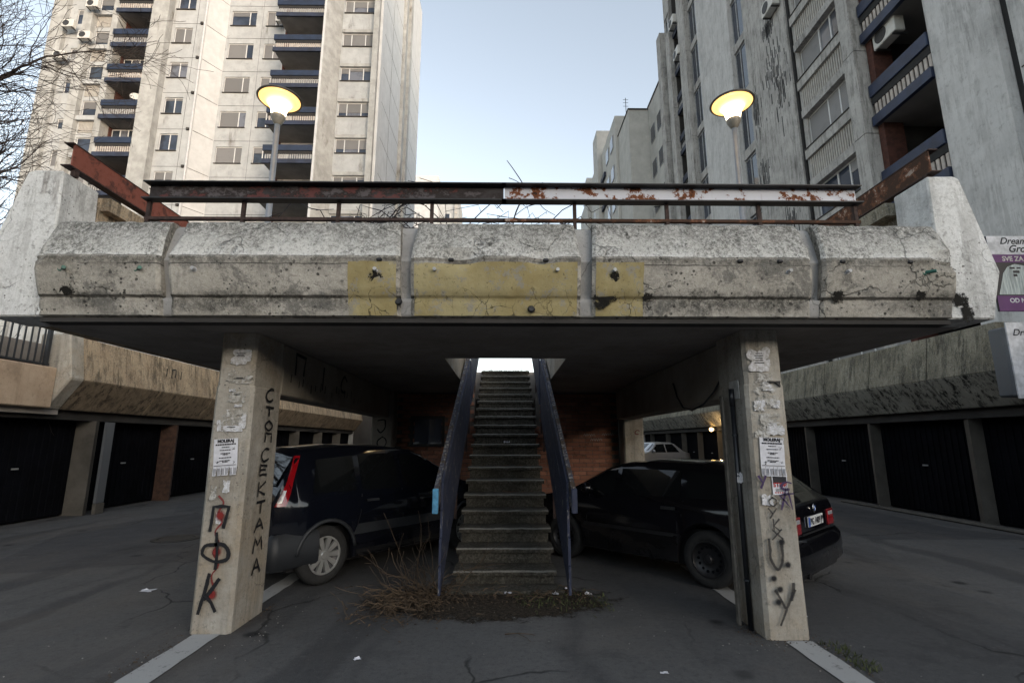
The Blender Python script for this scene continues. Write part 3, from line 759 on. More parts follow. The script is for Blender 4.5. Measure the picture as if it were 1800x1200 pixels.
# ------------------------------------------------------------------ brick wall under the deck
bw = thing('brick_wall', 'dark red brick wall closing the back of the space under the deck', 'wall', (0, 10.02, 0))
MB().box(-2.09, -.60, 9.985, 10.25, 0, 2.436).box(-.599, .599, 9.985, 10.25, 0, 1.78).box(.60, 2.21, 9.985, 10.25, 0, 2.436).build('mortar_core', M['mortar'], bw)
bme = MB().box(-.122, .122, -.018, .05, -.034, .034).build('brick', M['brick'], bw, bevel=.006, local=True)
bl = []
for r in range(31):
    for k in range(18):
        x = -2.0+k*.254+(.127 if r % 2 else 0); z = .045+r*.0775
        if x > 2.09 or -1.80 < x < -1.18 and 1.42 < z < 1.95 or abs(x) < .72 and z > 1.75: continue
        bl.append((x, z))
vis = sorted(bl, key=lambda p: (0 if (abs(p[0]) > .60 and p[1] > .8) else 1, -p[1]))
for i, (x, z) in enumerate(vis[:299]):
    if i == 0: o = bme
    else: o = bme.copy(); C.objects.link(o); o.parent = bw
    o.location = (x, -.035-random.random()*.008, z); o.rotation_euler = (0, random.uniform(-.006, .006), random.uniform(-.01, .01))
m = MB()
for x, z in vis[299:]: m.box(x-.122, x+.122, 9.964, 9.99, z-.034, z+.034)
m.build('brickwork', M['brick'], bw, kind='stuff')
wf = MB(); 
for b in ((-1.83, -1.78, 1.40, 1.98), (-1.22, -1.17, 1.40, 1.98), (-1.78, -1.22, 1.40, 1.45), (-1.78, -1.22, 1.93, 1.98)): wf.box(b[0], b[1], 9.93, 9.985, b[2], b[3])
wf = wf.build('window', M['blacktrim'], bw); MB().box(-1.78, -1.22, 9.965, 9.975, 1.45, 1.93).build('pane', M['glass'], wf)
for i, (x, z) in enumerate(((1.62, 1.62), (1.98, 1.63), (1.75, 1.53))):
    m = MB(); 
    for k in range(5):
        xx = x-.1+k*.045; m.ribbon([(xx, 9.944, z-.025+.02*random.random()), (xx+.02, 9.944, z+.025), (xx+.04, 9.944, z-.02)], .012, (0, -1, 0))
    m.build('chalk_scrawl', M['spray_pale'], bw)

# ------------------------------------------------------------------ staircase
RUN, RISE, SY = .32, .162, 5.70
stair = thing('concrete_staircase', 'steep dark concrete staircase climbing through the opening in the deck', 'staircase', (0, 5.7, 0))
for i in range(19):
    y = SY+i*RUN; z = (i+1)*RISE; hw = .545
    m = MB(); n = 22
    sec = [(y+.02, z-.055), (y-.004, z-.048), (y-.008, z-.012), (y+.022, z), (y+RUN+.03, z), (y+RUN+.03, z-.055)]
    rows = []
    for k in range(n+1):
        x = -hw+2*hw*k/n
        rows.append([m.vert((x, a+wob((x, a, b), .007, 16, i)*(a < y+.1), b+wob((x, a, b), .006, 12, i)*(b > z-.03)-abs(wob((x, 0, i), .008, 7, i))*(a < y+.05 and b > z-.03))) for a, b in sec])
    for a, b in zip(rows, rows[1:]):
        for k in range(6): m.face([a[k], a[(k+1) % 6], b[(k+1) % 6], b[k]], 1 if k == 2 else 0)
    m.face(rows[0]); m.face(rows[-1][::-1])
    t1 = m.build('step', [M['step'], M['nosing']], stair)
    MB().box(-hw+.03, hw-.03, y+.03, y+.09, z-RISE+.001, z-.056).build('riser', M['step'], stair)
for sx in (-1, 1):
    x0, x1 = (sx*.42, sx*.52) if sx > 0 else (-.52, -.42)
    m = MB(); m.prism([(SY+.10, 0), (SY+.35, 0), (SY+18*RUN+.3, 18*RISE-.14), (SY+18*RUN+.3, 18*RISE-.06+.0), (SY+18*RUN-.0, 18*RISE-.06), (SY+.10, .03)], 'x', x0, x1)
    m.build('stringer', M['soffit'], stair)
MB().box(-.6, .6, SY-.28, SY+.02, .0, .035).build('foot_slab', M['step'], stair, bevel=.01)

SL = RISE/RUN
def nose(y): return RISE+(y-SY)*SL
def stair_guard(sx, label, endmat):
    g = thing('stair_guard', label, 'railing', (sx*.62, 5.2, 0))
    def pr(y0, y1, lo, hi, xa, xb, name, mat, bev=0.004):
        a, b = sorted((sx*xa, sx*xb)); m = MB()
        ys = [y0+(y1-y0)*k/18 for k in range(19)]
        top = [(y, nose(y)+hi+wob((y, sx, hi), .006, 5, 3)) for y in ys]; bot = [(y, nose(y)+lo+wob((y, sx, lo), .006, 5, 5)) for y in ys]
        m.prism(bot+top[::-1], 'x', a, b)
        return m.build(name, mat, g)
    y1 = 11.35
    # boards of the inner cladding, laid along the slope
    for k, (lo, hi) in enumerate(((.26, .50), (.505, .74), (.745, .98), (.985, 1.235))):
        pr(5.06+.02*k, 8.62, lo, hi, .598+.002*(k % 2), .622+.002*(k % 2), 'board', M['blueboard'])
        pr(9.02, y1, lo+.03, hi+.03, .600, .624, 'board', M['blueboard'])
    pr(4.97, 8.66, 1.06, 1.27, .626, .672, 'handrail', M['flaky'])
    pr(9.0, y1, 1.10, 1.30, .626, .672, 'handrail', M['flaky'])
    a, b = sorted((sx*.624, sx*.678)); z = nose(4.96)
    MB().box(a, b, 4.925, 4.968, z+1.05, z+1.275).build('handrail_end', endmat, g, bevel=.006)
    for y in (5.42, 6.9, 8.5, 9.1, 10.6):
        a, b = sorted((sx*.626, sx*.66))
        MB().box(a, b, y-.02, y+.02, max(0, nose(y)-.25) if y > 5.5 else 0, nose(y)+1.05).build('post', M['rail_post'], g)
    return g
stair_guard(-1, 'peeling blue board guard with a bright blue rail end left of the stairs', M['blueend'])
stair_guard(1, 'peeling dark blue board guard along the right side of the stairs', M['blueboard'])
# ------------------------------------------------------------------ graffiti
STK = {  # strokes in a unit cell, x right, y up
 'P': [[(0, 0), (.02, 1), (1, 1), (.85, .1)]],
 'F': [[(.5, 0), (.55, .5), (.52, 1.1)], [(.5, .75), (.1, .7), (-.02, .45), (.2, .25), (.55, .22), (.95, .3), (1.02, .55), (.8, .72), (.5, .75)]],
 'K': [[(.1, 0), (.3, .5), (.4, 1)], [(1, .85), (.35, .38)], [(.4, .45), (.95, .05)]],
 'S': [[(.9, .9), (.5, 1), (.1, .7), (.05, .3), (.4, 0), (.9, .12)]],
 'T': [[(.5, 0), (.5, .95)], [(0, .95), (1, 1)]],
 'O': [[(.5, 1), (.1, .7), (.1, .25), (.5, 0), (.9, .3), (.88, .72), (.5, 1)]],
 'p': [[(.1, 0), (.1, 1), (.9, 1), (.9, 0)]],
 'E': [[(.95, .95), (.1, 1), (.1, .5), (.1, 0), (.95, .05)], [(.1, .5), (.75, .52)]],
 'k': [[(.1, 0), (.1, 1)], [(.9, 1), (.1, .45), (.9, 0)]],
 'A': [[(0, 0), (.5, 1), (1, 0)], [(.2, .35), (.8, .38)]],
 'M': [[(0, 0), (.15, 1), (.5, .4), (.85, 1), (1, 0)]],
 'J': [[(.1, 1), (.8, 1), (.75, .3), (.4, 0), (.1, .25)]],
 'x': [[(0, 0), (1, 1)], [(0, 1), (1, 0)]],
 'star': [[(0, 0), (.6, 1), (.85, 0), (-.1, .6), (1.05, .65)]],
 'c': [[(.9, .8), (.5, 1), (.1, .6), (.2, .1), (.7, 0)]],
 'i': [[(.5, 0), (.55, .9)]],
 'u': [[(.1, 1), (.1, .3), (.5, 0), (.9, .3), (1, .9)]],
 'y': [[(.1, 1), (.5, .5)], [(1, 1), (.2, 0)]],
 'blob': [[(.3, .5), (.7, .5)]],
 'zig': [[(.2, 1), (.8, .92), (.3, .8), (.9, .7), (.25, .6), (.75, .48), (.2, .38), (.85, .26), (.3, .14), (.7, 0)]],
}
def smooth_pts(p, n=4):
    p = [Vector((a, b, 0)) for a, b in p]
    if len(p) < 3: return p
    out = []
    for i in range(len(p)-1):
        p0 = p[max(i-1, 0)]; p1 = p[i]; p2 = p[i+1]; p3 = p[min(i+2, len(p)-1)]
        for k in range(n):
            t = k/n
            out.append(.5*((2*p1)+(p2-p0)*t+(2*p0-5*p1+4*p2-p3)*t*t+(3*p1-p0-3*p2+p3)*t**3))
    out.append(p[-1]); return out
def glyph(ch, origin, w, h, wd, u, nrm, mat, parent, name='graffiti_letter', curve=True, off=.0):
    o = Vector(origin); u = Vector(u); m = MB(); n = Vector(nrm)
    for s_ in STK[ch]:
        pts = smooth_pts(s_) if (curve and ch in 'FSOJcuzig') else [Vector((a, b, 0)) for a, b in s_]
        if len(pts) == len(s_):
            q = []
            for a, b in zip(pts, pts[1:]): q += [a, a.lerp(b, .5)]
            pts = q+[pts[-1]]
        off += .0006
        m.ribbon([o+u*(p.x*w)+Vector((0, 0, p.y*h))+n*off for p in pts], wd, n)
    return m.build(name, mat, parent)
FL = ((1, 0, 0), (0, -1, 0))
# red scribble under the big letters
glyph('zig', (-2.38, 4.392, .34), .07, .72, .022, *FL, M['spray_red'], pil_l, 'graffiti_scrawl')
for z in (.90, .62, .30): decal('red_spray', M['dot_red'], pil_l, (-2.34, 4.3895, z), .11, .12)
glyph('P', (-2.405, 4.386, .79), .13, .185, .036, *FL, M['spray_black'], pil_l)
glyph('F', (-2.445, 4.386, .50), .20, .235, .036, *FL, M['spray_black'], pil_l)
glyph('K', (-2.44, 4.386, .16), .15, .29, .036, *FL, M['spray_black'], pil_l)
SD = ((0, 1, 0), (1, 0, 0))
zz = [('S', 1.86, .13), ('T', 1.73, .09), ('O', 1.595, .10), ('p', 1.495, .085), ('S', 1.33, .12), ('E', 1.20, .11), ('k', 1.03, .13), ('T', .88, .11), ('A', .73, .12), ('M', .56, .13), ('A', .38, .14)]
for i, (ch, z, h) in enumerate(zz):
    y0 = 4.58+.012*i if i < 4 else 4.56+.008*i
    glyph(ch, (-2.166, y0+.05-.03*(i > 4), z), .15, h*.85, .026, *SD, M['spray_black'], pil_l)
# right pillar scribbles
xr = 2.11
yy = 4.206
glyph('star', (2.215, yy, .965), .10, .19, .018, *FL, M['spray_purple'], pil_r)
glyph('y', (2.05, yy, 1.13), .06, .09, .022, *FL, M['spray_purple'], pil_r)
glyph('c', (2.22, yy, 1.12), .10, .06, .022, *FL, M['spray_purple'], pil_r)
for ch, x, z, ww, h in (('O', 2.115, .99, .07, .07), ('y', 2.10, .90, .07, .07), ('k', 2.13, .80, .06, .09), ('x', 2.12, .74, .08, .07)):
    glyph(ch, (x, yy, z), ww, h, .016, *FL, M['spray_soft'], pil_r)
glyph('u', (2.08, yy, .52), .11, .22, .035, *FL, M['spray_soft'], pil_r)
for x, z in ((2.19, .72), (2.10, .45), (2.14, .37), (2.12, .28), (2.22, .55)):
    decal('spray_blot', M['dot'], pil_r, (x, yy-.003, z), .075, .075)
glyph('y', (2.09, yy, .12), .16, .24, .028, *FL, M['spray_soft'], pil_r)
glyph('i', (2.13, yy, .30), .20, .12, .04, *FL, M['spray_soft'], pil_r)
# beam and rear pillar graffiti
bl_ = [c for c in deck.children if c.name.startswith('beam')]
for ch, y, z, h, ww in (('P', 5.25, 2.18, .20, .25), ('i', 5.9, 2.10, .28, .3), ('c', 6.7, 2.14, .2, .3)):
    glyph(ch, (-2.178, y, z), ww, h, .045, *SD, M['spray_black'], bl_[0])
for k in range(16):
    y = 5.1+k*.17+random.random()*.08; z = 2.02+random.random()*.09
    glyph('i', (-2.178, y, z), .05, .05+random.random()*.05, .03, *SD, M['spray_soft'], bl_[0], 'spray_drip')
glyph('J', (-2.40, 9.606, 1.66), .2, .22, .03, *FL, M['spray_black'], rp_l); glyph('O', (-2.38, 9.606, 1.38), .18, .2, .03, *FL, M['spray_black'], rp_l)
glyph('c', (2.42, 9.606, 1.62), .10, .08, .025, *FL, M['spray_red'], rp_r)

# ------------------------------------------------------------------ paper on the pillars
def flyer(x, z, y, wd, ht, tilt, label):
    f = thing('paper_flyer', label, 'flyer', (x, y, z))
    rot = Matrix.Rotation(tilt, 4, 'Y')
    def R(px, pz, d=0): v = rot @ Vector((px, 0, pz)); return (v.x, -d, v.z)
    def rect(m, x0, x1, z0, z1, d): m.quad(R(x0, z0, d), R(x1, z0, d), R(x1, z1, d), R(x0, z1, d))
    m = MB()
    def fn(u, v): return R(-wd/2+wd*u, -ht*.26+ht*.76*v, .002+.003*abs(wob((u, v, x), 1, 3)))
    m.grid(fn, 6, 8); m.build('sheet', M['paper'], f, local=True)
    for k in range(6):
        tw = wd/6; m = MB(); x0 = -wd/2+k*tw+.0015; b = random.uniform(-.006, .008)
        m.quad(R(x0, -ht*.26-.001, .003), R(x0+tw-.003, -ht*.26-.001, .003), R(x0+tw-.003+b, -ht*.5, .006+abs(b)), R(x0+b, -ht*.5, .006))
        tb = m.build('tear_tab', M['paper'], f, local=True)
        m = MB(); 
        for j in range(3): rect(m, x0+.006+j*.008, x0+.009+j*.008, -ht*.48, -ht*.30, .0095)
        m.build('tab_print', M['ink'], tb, local=True)
    text_on('heading', 'MOLERAJ', wd*.168, M['ink'], f, Vector(R(0, ht*.405, .0066)), (pi/2, tilt, 0), bold=.0022)
    m = MB()
    for j, (zz_, w0) in enumerate(((.345, .42), (.27, .16), (.19, .24), (.10, .20), (.065, .11), (-.02, .26), (-.10, .22), (-.135, .12))):
        n = int(w0*60); xx = -w0*wd
        while xx < w0*wd:
            l = random.uniform(.004, .013)*(1.4 if j == 0 else 1); rect(m, xx, min(xx+l, w0*wd), ht*zz_-.004*(1.5 if j == 0 else 1), ht*zz_+.004*(1.5 if j == 0 else 1), .0066); xx += l+.003
    rect(m, -wd*.47, wd*.47, -ht*.235, -ht*.222, .0066)
    for cx, cz, s_ in ((.33, .22, .12), (-.30, -.13, .15), (.37, -.15, .09)):
        for k in range(9):
            a = random.random()*6.3; q = random.random()*s_*wd*.7
            px, pz = cx*wd+q*cos(a), cz*ht+q*sin(a); e = s_*wd*.2
            rect(m, px-e*random.random(), px+e*random.random(), pz-e*random.random(), pz+e*random.random(), .0070)
    m.build('print', M['ink'], f, local=True)
    return f
flyer(-2.351, 1.37, 4.398, .20, .30, radians(-4), 'white tear-off painter flyer on the left pillar above the big black letters')
flyer(2.187, 1.375, 4.218, .20, .31, radians(2), 'white tear-off painter flyer on the right pillar above the small red stop sticker')
f = thing('sticker', 'small sticker with a red word on the right pillar just under the flyer', 'sticker', (2.225, 4.219, 1.15))
MB().box(-.062, .062, -.003, -.001, -.075, .075).build('sheet', M['paper'], f, local=True, bevel=0)
MB().box(-.055, .055, -.0045, -.0032, .015, .07).build('dark_picture', M['ink'], f, local=True)
text_on('heading', 'STOP', .045, M['red_ink'], f, (0, -.0048, -.012), (pi/2, 0, 0), bold=.002)
m = MB()
for k in range(5): m.box(-.045+k*.018, -.033+k*.018, -.0045, -.0032, -.062, -.052)
m.build('print', M['red_ink'], f, local=True)
m = MB()
for k in range(3): m.box(-.04, .04-.01*k, -.0045, -.0032, -.03-k*.009, -.026-k*.009)
m.build('small_print', M['ink'], f, local=True)
ORD = ('topmost', 'second', 'third', 'fourth', 'fifth', 'sixth', 'seventh', 'eighth', 'ninth', 'tenth', 'eleventh', 'twelfth', 'thirteenth')
def scrap(x, z, y, wd, ht, mat, label, group, seed, nrm=(0, -1, 0), lines=0):
    rnd = random.Random(seed); n = Vector(nrm); u = Vector((0, 0, 1)).cross(n)
    pts = []; K = 34
    # ragged remnant with arms, like a half torn-off poster
    rip = rnd.uniform(0, 6.28); rip2 = rnd.uniform(0, 6.28)
    for k in range(K):
        a = 2*pi*k/K
        r = min(1/max(abs(cos(a))/.5, abs(sin(a))/.5), .68)
        r *= 1+.16*mnoise.noise(Vector((cos(a)*2.2, sin(a)*2.2, seed)))+rnd.gauss(0, .05)
        for q, wq in ((rip, .7), (rip2, .3)):
            da = abs((a-q+pi) % (2*pi)-pi)
            if da < wq: r *= .55+.45*da/wq
        pts.append(Vector((x, y, z))+u*(r*cos(a)*wd)+Vector((0, 0, r*sin(a)*ht)))
    c = Vector((x, y, z))
    m = MB(); ci = m.vert(c+n*.0045); idx = [m.vert(p+n*(.0035+rnd.random()*.006)) for p in pts]
    for k in range(K): m.face([ci, idx[k], idx[(k+1) % K]])
    for k in range(lines):
        p = c+Vector((0, 0, ht*(.25-k*.10)))+n*.0095; l = wd*.22*rnd.uniform(.5, 1)
        m.quad(p-u*l-Vector((0, 0, .003)), p+u*l-Vector((0, 0, .003)), p+u*l+Vector((0, 0, .003)), p-u*l+Vector((0, 0, .003)), 1)
    o = m.build('paper_scrap', [M['torn'] if mat is M['paper'] else mat, M['ink']])
    tag(o, label, 'paper scrap', group); return o
G1 = 'torn paper remnants on the left pillar'; L1 = 'torn remnant of an old notice pasted on the left pillar face'
G2 = 'torn paper remnants on the right pillar'; L2 = 'torn remnant of an old notice pasted on the right pillar face'
for i, (x, z, ww, h, mt, ln) in enumerate(((-2.31, 2.22, .18, .13, 'paper', 3), (-2.37, 2.08, .06, .06, 'paper_old', 0), (-2.30, 2.02, .22, .07, 'paper_old', 2), (-2.35, 1.93, .06, .025, 'paper', 0), (-2.31, 1.87, .16, .09, 'paper_old', 1), (-2.29, 1.80, .07, .025, 'paper', 0), (-2.31, 1.70, .20, .13, 'paper_old', 0), (-2.24, 1.665, .06, .12, 'paper', 0), (-2.435, 1.63, .04, .09, 'paper', 0), (-2.33, 1.605, .20, .05, 'paper', 1), (-2.32, 1.13, .06, .10, 'paper', 0), (-2.42, 1.08, .05, .11, 'paper_old', 0), (-2.345, .88, .065, .09, 'paper', 0))):
    scrap(x, z, 4.402, ww, h, M[mt], '%s torn notice remnant from the top on the left graffiti pillar' % ORD[i] if i else 'topmost torn notice remnant on the left graffiti pillar', G1, 40+i, lines=ln)
for i, (x, z, ww, h, mt, ln) in enumerate(((2.15, 2.18, .19, .20, 'paper', 5), (2.17, 2.015, .16, .10, 'paper_old', 0), (2.20, 1.95, .08, .07, 'paper', 0), (2.17, 1.85, .20, .20, 'paper_old', 0), (2.12, 1.79, .09, .09, 'paper', 0), (2.25, 1.81, .08, .08, 'paper', 0), (2.20, 1.665, .17, .12, 'paper_old', 0), (2.235, 1.60, .14, .10, 'paper', 0), (2.12, 1.57, .12, .08, 'paper_old', 0), (2.27, 1.50, .05, .05, 'paper_old', 0), (2.11, 1.04, .09, .09, 'paper', 0), (2.19, 1.03, .08, .10, 'paper_old', 0))):
    scrap(x, z, 4.220, ww, h, M[mt], '%s torn notice remnant from the top on the right flyer pillar' % ORD[i] if i else 'topmost torn notice remnant on the right flyer pillar', G2, 80+i, lines=ln)
o = MB().box(2.07, 2.09, 4.45, 4.55, 1.93, 2.06)
m = MB(); m.box(2.012, 2.0185, 4.34, 4.52, 1.86, 2.02); tag(m.build('wall_notice', M['pale_metal']), 'small grey notice on the left side of the right pillar near its top', 'notice')
m = MB(); m.box(2.33, 2.52, 9.604, 9.6175, 1.93, 2.06); o = m.build('wall_notice', M['pale_metal'], bevel=.004); tag(o, 'pale rectangular notice near the top of the right rear pillar', 'notice')
# drainpipe, plank and cable at the right pillar
dp = thing('drainpipe', 'black drainpipe running down beside the right pillar', 'pipe', (1.96, 4.42, 0))
MB().tube([(1.992, 4.44, .0), (1.992, 4.44, 1.93)], .021, 14).build('pipe', M['blackpipe'], dp, smooth=True)
MB().tube([(1.992, 4.44, 1.80), (1.992, 4.44, 1.95)], .024, 12).build('socket', M['blackpipe'], dp, smooth=True)
for z in (.38, 1.55): MB().lathe([(.022, -.008), (.025, -.008), (.025, .008), (.022, .008)], 14, c=(1.992, 4.44, z)).build('clamp', M['trim'], dp)
tag(MB().box(1.945, 1.966, 4.54, 4.60, 0, 1.90).build('timber_plank', M['wood'], bevel=.006), 'upright grey timber plank leaning by the black drainpipe', 'plank')
scrap(1.988, 1.20, 4.408, .05, .09, M['paper'], 'crumpled white paper tag stuck on the black drainpipe', 'tags on the drainpipe', 7)
cb = MB(); cb.tube([(2.08, 4.82, 2.10), (2.07, 5.0, 1.98), (2.05, 5.25, 1.87), (2.04, 5.55, 1.83), (2.05, 5.85, 1.88), (2.075, 6.1, 2.02), (2.085, 6.25, 2.2)], .010, 6)
tag(cb.build('hanging_cable', M['trim']), 'grey cable hanging in a loop below the deck beside the right pillar', 'cable')

# ------------------------------------------------------------------ garage rows
def garage_row(s, label, pan, low, near, ys, pil_ys, end):
    r = thing('garage_row', label, 'garages', (s*8.8, 12, 0))
    def X(a): return s*a
    # parapet panels: upper leaning face and lower bevel
    for k, (y0, y1) in enumerate(zip(ys, ys[1:])):
        a, b = y0+.012, y1-.012
        m = MB(); nv = 1
        U = [(8.22+.0, 2.66), (8.36, 3.50), (8.75, 3.50), (8.75, 2.66)]
        m.prism([(X(p), q) for p, q in U], 'y', a, b)
        m.build('parapet_panel', M[pan], r, bevel=.01)
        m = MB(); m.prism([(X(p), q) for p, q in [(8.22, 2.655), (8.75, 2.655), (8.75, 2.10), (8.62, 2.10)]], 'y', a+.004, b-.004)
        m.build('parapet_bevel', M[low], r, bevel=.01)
    Y0, Y1 = ys[0], ys[-1]; dd, pf = (9.06, 8.66) if s < 0 else (9.0, 8.76)
    MB().box(*sorted((X(8.45), X(8.74))), Y0+.03, Y1, 2.67, 3.46).build('parapet_core', M['soft_dark'], r)
    MB().box(*sorted((X(8.752), X(11.2))), near, Y1, 2.96, 3.30).build('roof', M['soffit'], r)
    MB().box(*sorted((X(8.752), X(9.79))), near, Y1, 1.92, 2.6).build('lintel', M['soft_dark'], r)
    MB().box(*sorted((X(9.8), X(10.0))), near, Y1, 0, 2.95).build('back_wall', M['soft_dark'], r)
    if s < 0: MB().box(X(9.10), X(8.62), near, Y0, 2.0, 2.10).build('soffit', M['soffit'], r)
    for k, y in enumerate(pil_ys):
        brick_ = (s < 0 and k == 3)
        m = MB(); m.prism([(X(pf), y-.02), (X(pf+.08), y+.16), (X(9.78), y+.16), (X(9.78), y-.02)], 'z', 0, 1.918)
        m.build('pillar', M['gar_pillar'] if not brick_ else M['old_brick'], r)
        if k < len(pil_ys)-1:
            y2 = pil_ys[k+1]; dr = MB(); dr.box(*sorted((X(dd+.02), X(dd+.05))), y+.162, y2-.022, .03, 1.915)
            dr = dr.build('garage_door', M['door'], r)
            m = MB(); n = 16
            for j in range(n):
                yy_ = y+.2+(y2-y-.24)*(j+.5)/n
                m.box(*sorted((X(dd), X(dd+.019))), yy_-.03, yy_+.03, .06, 1.88)
            m.build('door_ribs', M['door'], dr)
            MB().box(*sorted((X(dd-.03), X(dd-.001))), (y+y2)/2+.03, (y+y2)/2+.15, .98, 1.01).build('handle', M['frame_grey'], dr)
    return r
grl = garage_row(-1, 'row of dark garages under an ochre stained concrete parapet left of the deck', 'gar_l', 'gar_l_low', 3.0, [9.95]+[10.0+2.2*k for k in range(1, 13)], [5.7, 8.3, 11.0, 13.7, 16.4, 19.1, 21.8, 24.5, 27.2, 30, 33], 0)
grr = garage_row(1, 'row of dark garages under a mossy streaked concrete parapet right of the deck', 'gar_r', 'gar_r_low', 3.0, [8.30, 9.75, 11.35, 13.0, 14.65, 16.3, 17.95, 19.6, 21.25, 22.9, 25, 27, 29, 31, 34, 37], [4.3, 6.95, 9.6, 12.25, 14.9, 17.55, 21.2, 23.4, 25.5, 28, 31, 34, 37], 0)
# left: end block of the parapet, near plain wall, pipe boards
m = MB()
def eb(u, v):
    pass
m.prism([(-8.20, 2.66), (-8.34, 3.52), (-8.9, 3.52), (-8.9, 2.10), (-8.60, 2.085)], 'y', 9.62, 9.945); m.build('parapet_end', M['pillar'], grl, bevel=.025)
m = MB(); m.box(-8.95, -8.47, 3.0, 9.615, 2.105, 2.86); m.build('plain_parapet', M['gar_plain'], grl, bevel=.02)
for k, (ch, z) in enumerate((('i', 3.05), ('P', 3.04), ('i', 3.04))):
    glyph(ch, (-8.262, 12.3+k*.28, z), .16, .2, .04, (0, 1, 0), (1, 0, .16), M['spray_black'], grl)
m = MB(); m.box(-8.655, -8.60, 11.20, 11.42, .22, 1.90); m.build('side_board', M['steel_sheet'], grl)
MB().box(-8.66, -8.58, 11.19, 11.43, 0, .21).build('side_block', M['gar_pillar'], grl, bevel=.01)
# blue letters on the right parapet far back
for k, ch in enumerate(('A', 'k', 'i', 'S', 'M', 'T', 'E', 'J', 'O')):
    glyph(ch, (8.30, 21.4-k*.62, 2.80), .5, .42, .13, (0, -1, 0), (-1, 0, .16), M['spray_blue'], grr)
# kerb strip in front of the right garages
m = MB(); m.box(8.45, 8.66, 8.0, 13.2, 0, .05); o = m.build('kerb', M['gar_pillar'], bevel=.02); o['kind'] = 'structure'
# railing on the near left wall
MB().box(-8.7, -4.97, 29.6, 29.9, 0, 3.06).build('end_wall', M['soft_dark'], grl)
rl = thing('metal_railing', 'dark metal bar railing on top of the peach garage wall at the left edge', 'railing', (-8.62, 7.5, 2.86))
for k in range(42): 
    y = 4.2+k*.13
    MB().box(-8.632, -8.612, y-.011, y+.011, 2.93, 3.95).build('bar', M['trim'], rl)
MB().box(-8.64, -8.60, 4.1, 9.56, 2.90, 2.93).build('lower_rail', M['trim'], rl); MB().box(-8.64, -8.60, 4.1, 9.56, 3.95, 3.985).build('top_rail', M['trim'], rl)
for y in (5.2, 7.3, 9.5): MB().box(-8.65, -8.59, y-.03, y+.03, 2.862, 3.949).build('post', M['trim'], rl)
# wall lamp far right, on a lit pillar
wl = thing('wall_lamp', 'lit bulkhead wall lamp glowing on a garage pillar at the far right', 'lamp', (8.60, 21.15, 1.98))
MB().box(8.56, 8.655, 21.10, 21.24, 1.93, 2.03).build('base', M['frame_grey'], wl, bevel=.01)
MB().lathe([(.0, -.09), (.05, -.075), (.075, -.03), (.078, .02), (.05, .06)], 16, c=(8.50, 21.08, 1.98)).build('globe', M['wallglow'], wl, smooth=True)
pl_ = bpy.data.lights.new('wall_lamp_bulb', 'POINT'); pl_.energy = 7; pl_.color = (1, .66, .3); pl_.shadow_soft_size = .06
po = bpy.data.objects.new('bulb', pl_); C.objects.link(po); po.location = (8.38, 20.0, 1.96); po.parent = wl; po.location = Vector((8.38, 19.95, 1.96))-Vector((8.60, 21.15, 1.98))
# posters and cabinet at the near end of the right garages
mc = MB().box(8.15, 8.62, 8.0, 8.285, 2.2, 3.34); o = mc.build('metal_cabinet', M['steel_sheet'], bevel=.03); tag(o, 'grey sheet metal cabinet with rust marks at the end of the right garage parapet', 'cabinet')
pb = thing('poster_board', 'tall purple dog grooming poster with a long haired white dog at the right edge', 'poster', (8.1, 7.34, 3.45))
Y_ = 7.30
MB().box(7.45, 8.33, Y_, Y_+.03, 3.42, 4.62).build('board', M['poster_d'], pb)
MB().box(7.45, 8.33, Y_-.004, Y_-.001, 4.32, 4.62).build('white_band', M['poster_w'], pb)
MB().box(7.45, 8.33, Y_-.004, Y_-.001, 4.19, 4.318).build('purple_band', M['poster_p'], pb)
MB().box(7.45, 8.33, Y_-.004, Y_-.001, 3.42, 3.66).build('purple_band', M['poster_p'], pb)
def pt(name, body, size, mat, x, z, shear=0, bold=0.0, y=Y_-.006): 
    return text_on(name, body, size, mat, pb, Vector((x-.17, y, z))-Vector((8.1, 7.34, 3.45)), (pi/2, 0, 0), shear=shear, bold=bold)
pt('lettering', 'Dream', .15, M['ink'], 8.02, 4.49, .4, .003); pt('lettering', 'Groom', .16, M['ink'], 8.16, 4.36, .4, .004)
pt('lettering', 'SVE ZA PSE', .105, M['pale_metal'], 8.06, 4.215, 0, .003)
pt('lettering', 'OD NOKTIĆA', .095, M['poster_w'], 8.10, 3.555, .05, .003); pt('lettering', 'DO FRIZURE', .085, M['poster_w'], 8.24, 3.455, .05, .003)
MB().box(8.05, 8.08, Y_-.006, Y_-.004, 4.40, 4.43).build('heart', M['red_ink'], pb)
m = MB()
out_ = [(7.66, 3.68), (8.44, 3.68), (8.46, 3.76), (8.38, 3.90), (8.25, 4.05), (8.12, 4.14), (7.98, 4.165), (7.86, 4.12), (7.78, 4.02), (7.72, 3.85)]
m.poly([(x-.17, Y_-.005, z) for x, z in out_]); m.build('dog_picture', M['fur'], pb)
m = MB()
for x, z, ww, h in ((7.93, 4.10, .04, .015), (7.985, 4.04, .05, .02), (7.96, 3.985, .03, .02), (8.03, 4.10, .03, .012)): m.box(x-.17-ww, x-.17+ww, Y_-.007, Y_-.0055, z-h, z+h)
m.build('dog_face', M['poster_d'], pb)
pb2 = thing('notice_board', 'white handwritten board below the dog grooming poster at the right edge', 'sign', (7.7, 7.2, 2.2))
MB().box(7.37, 8.02, 7.18, 7.2, 2.10, 3.22).build('board', M['poster_w'], pb2)
text_on('lettering', 'Dream', .14, M['ink'], pb2, (-.06, -.024, .82), (pi/2, 0, 0), shear=.35, bold=.002)

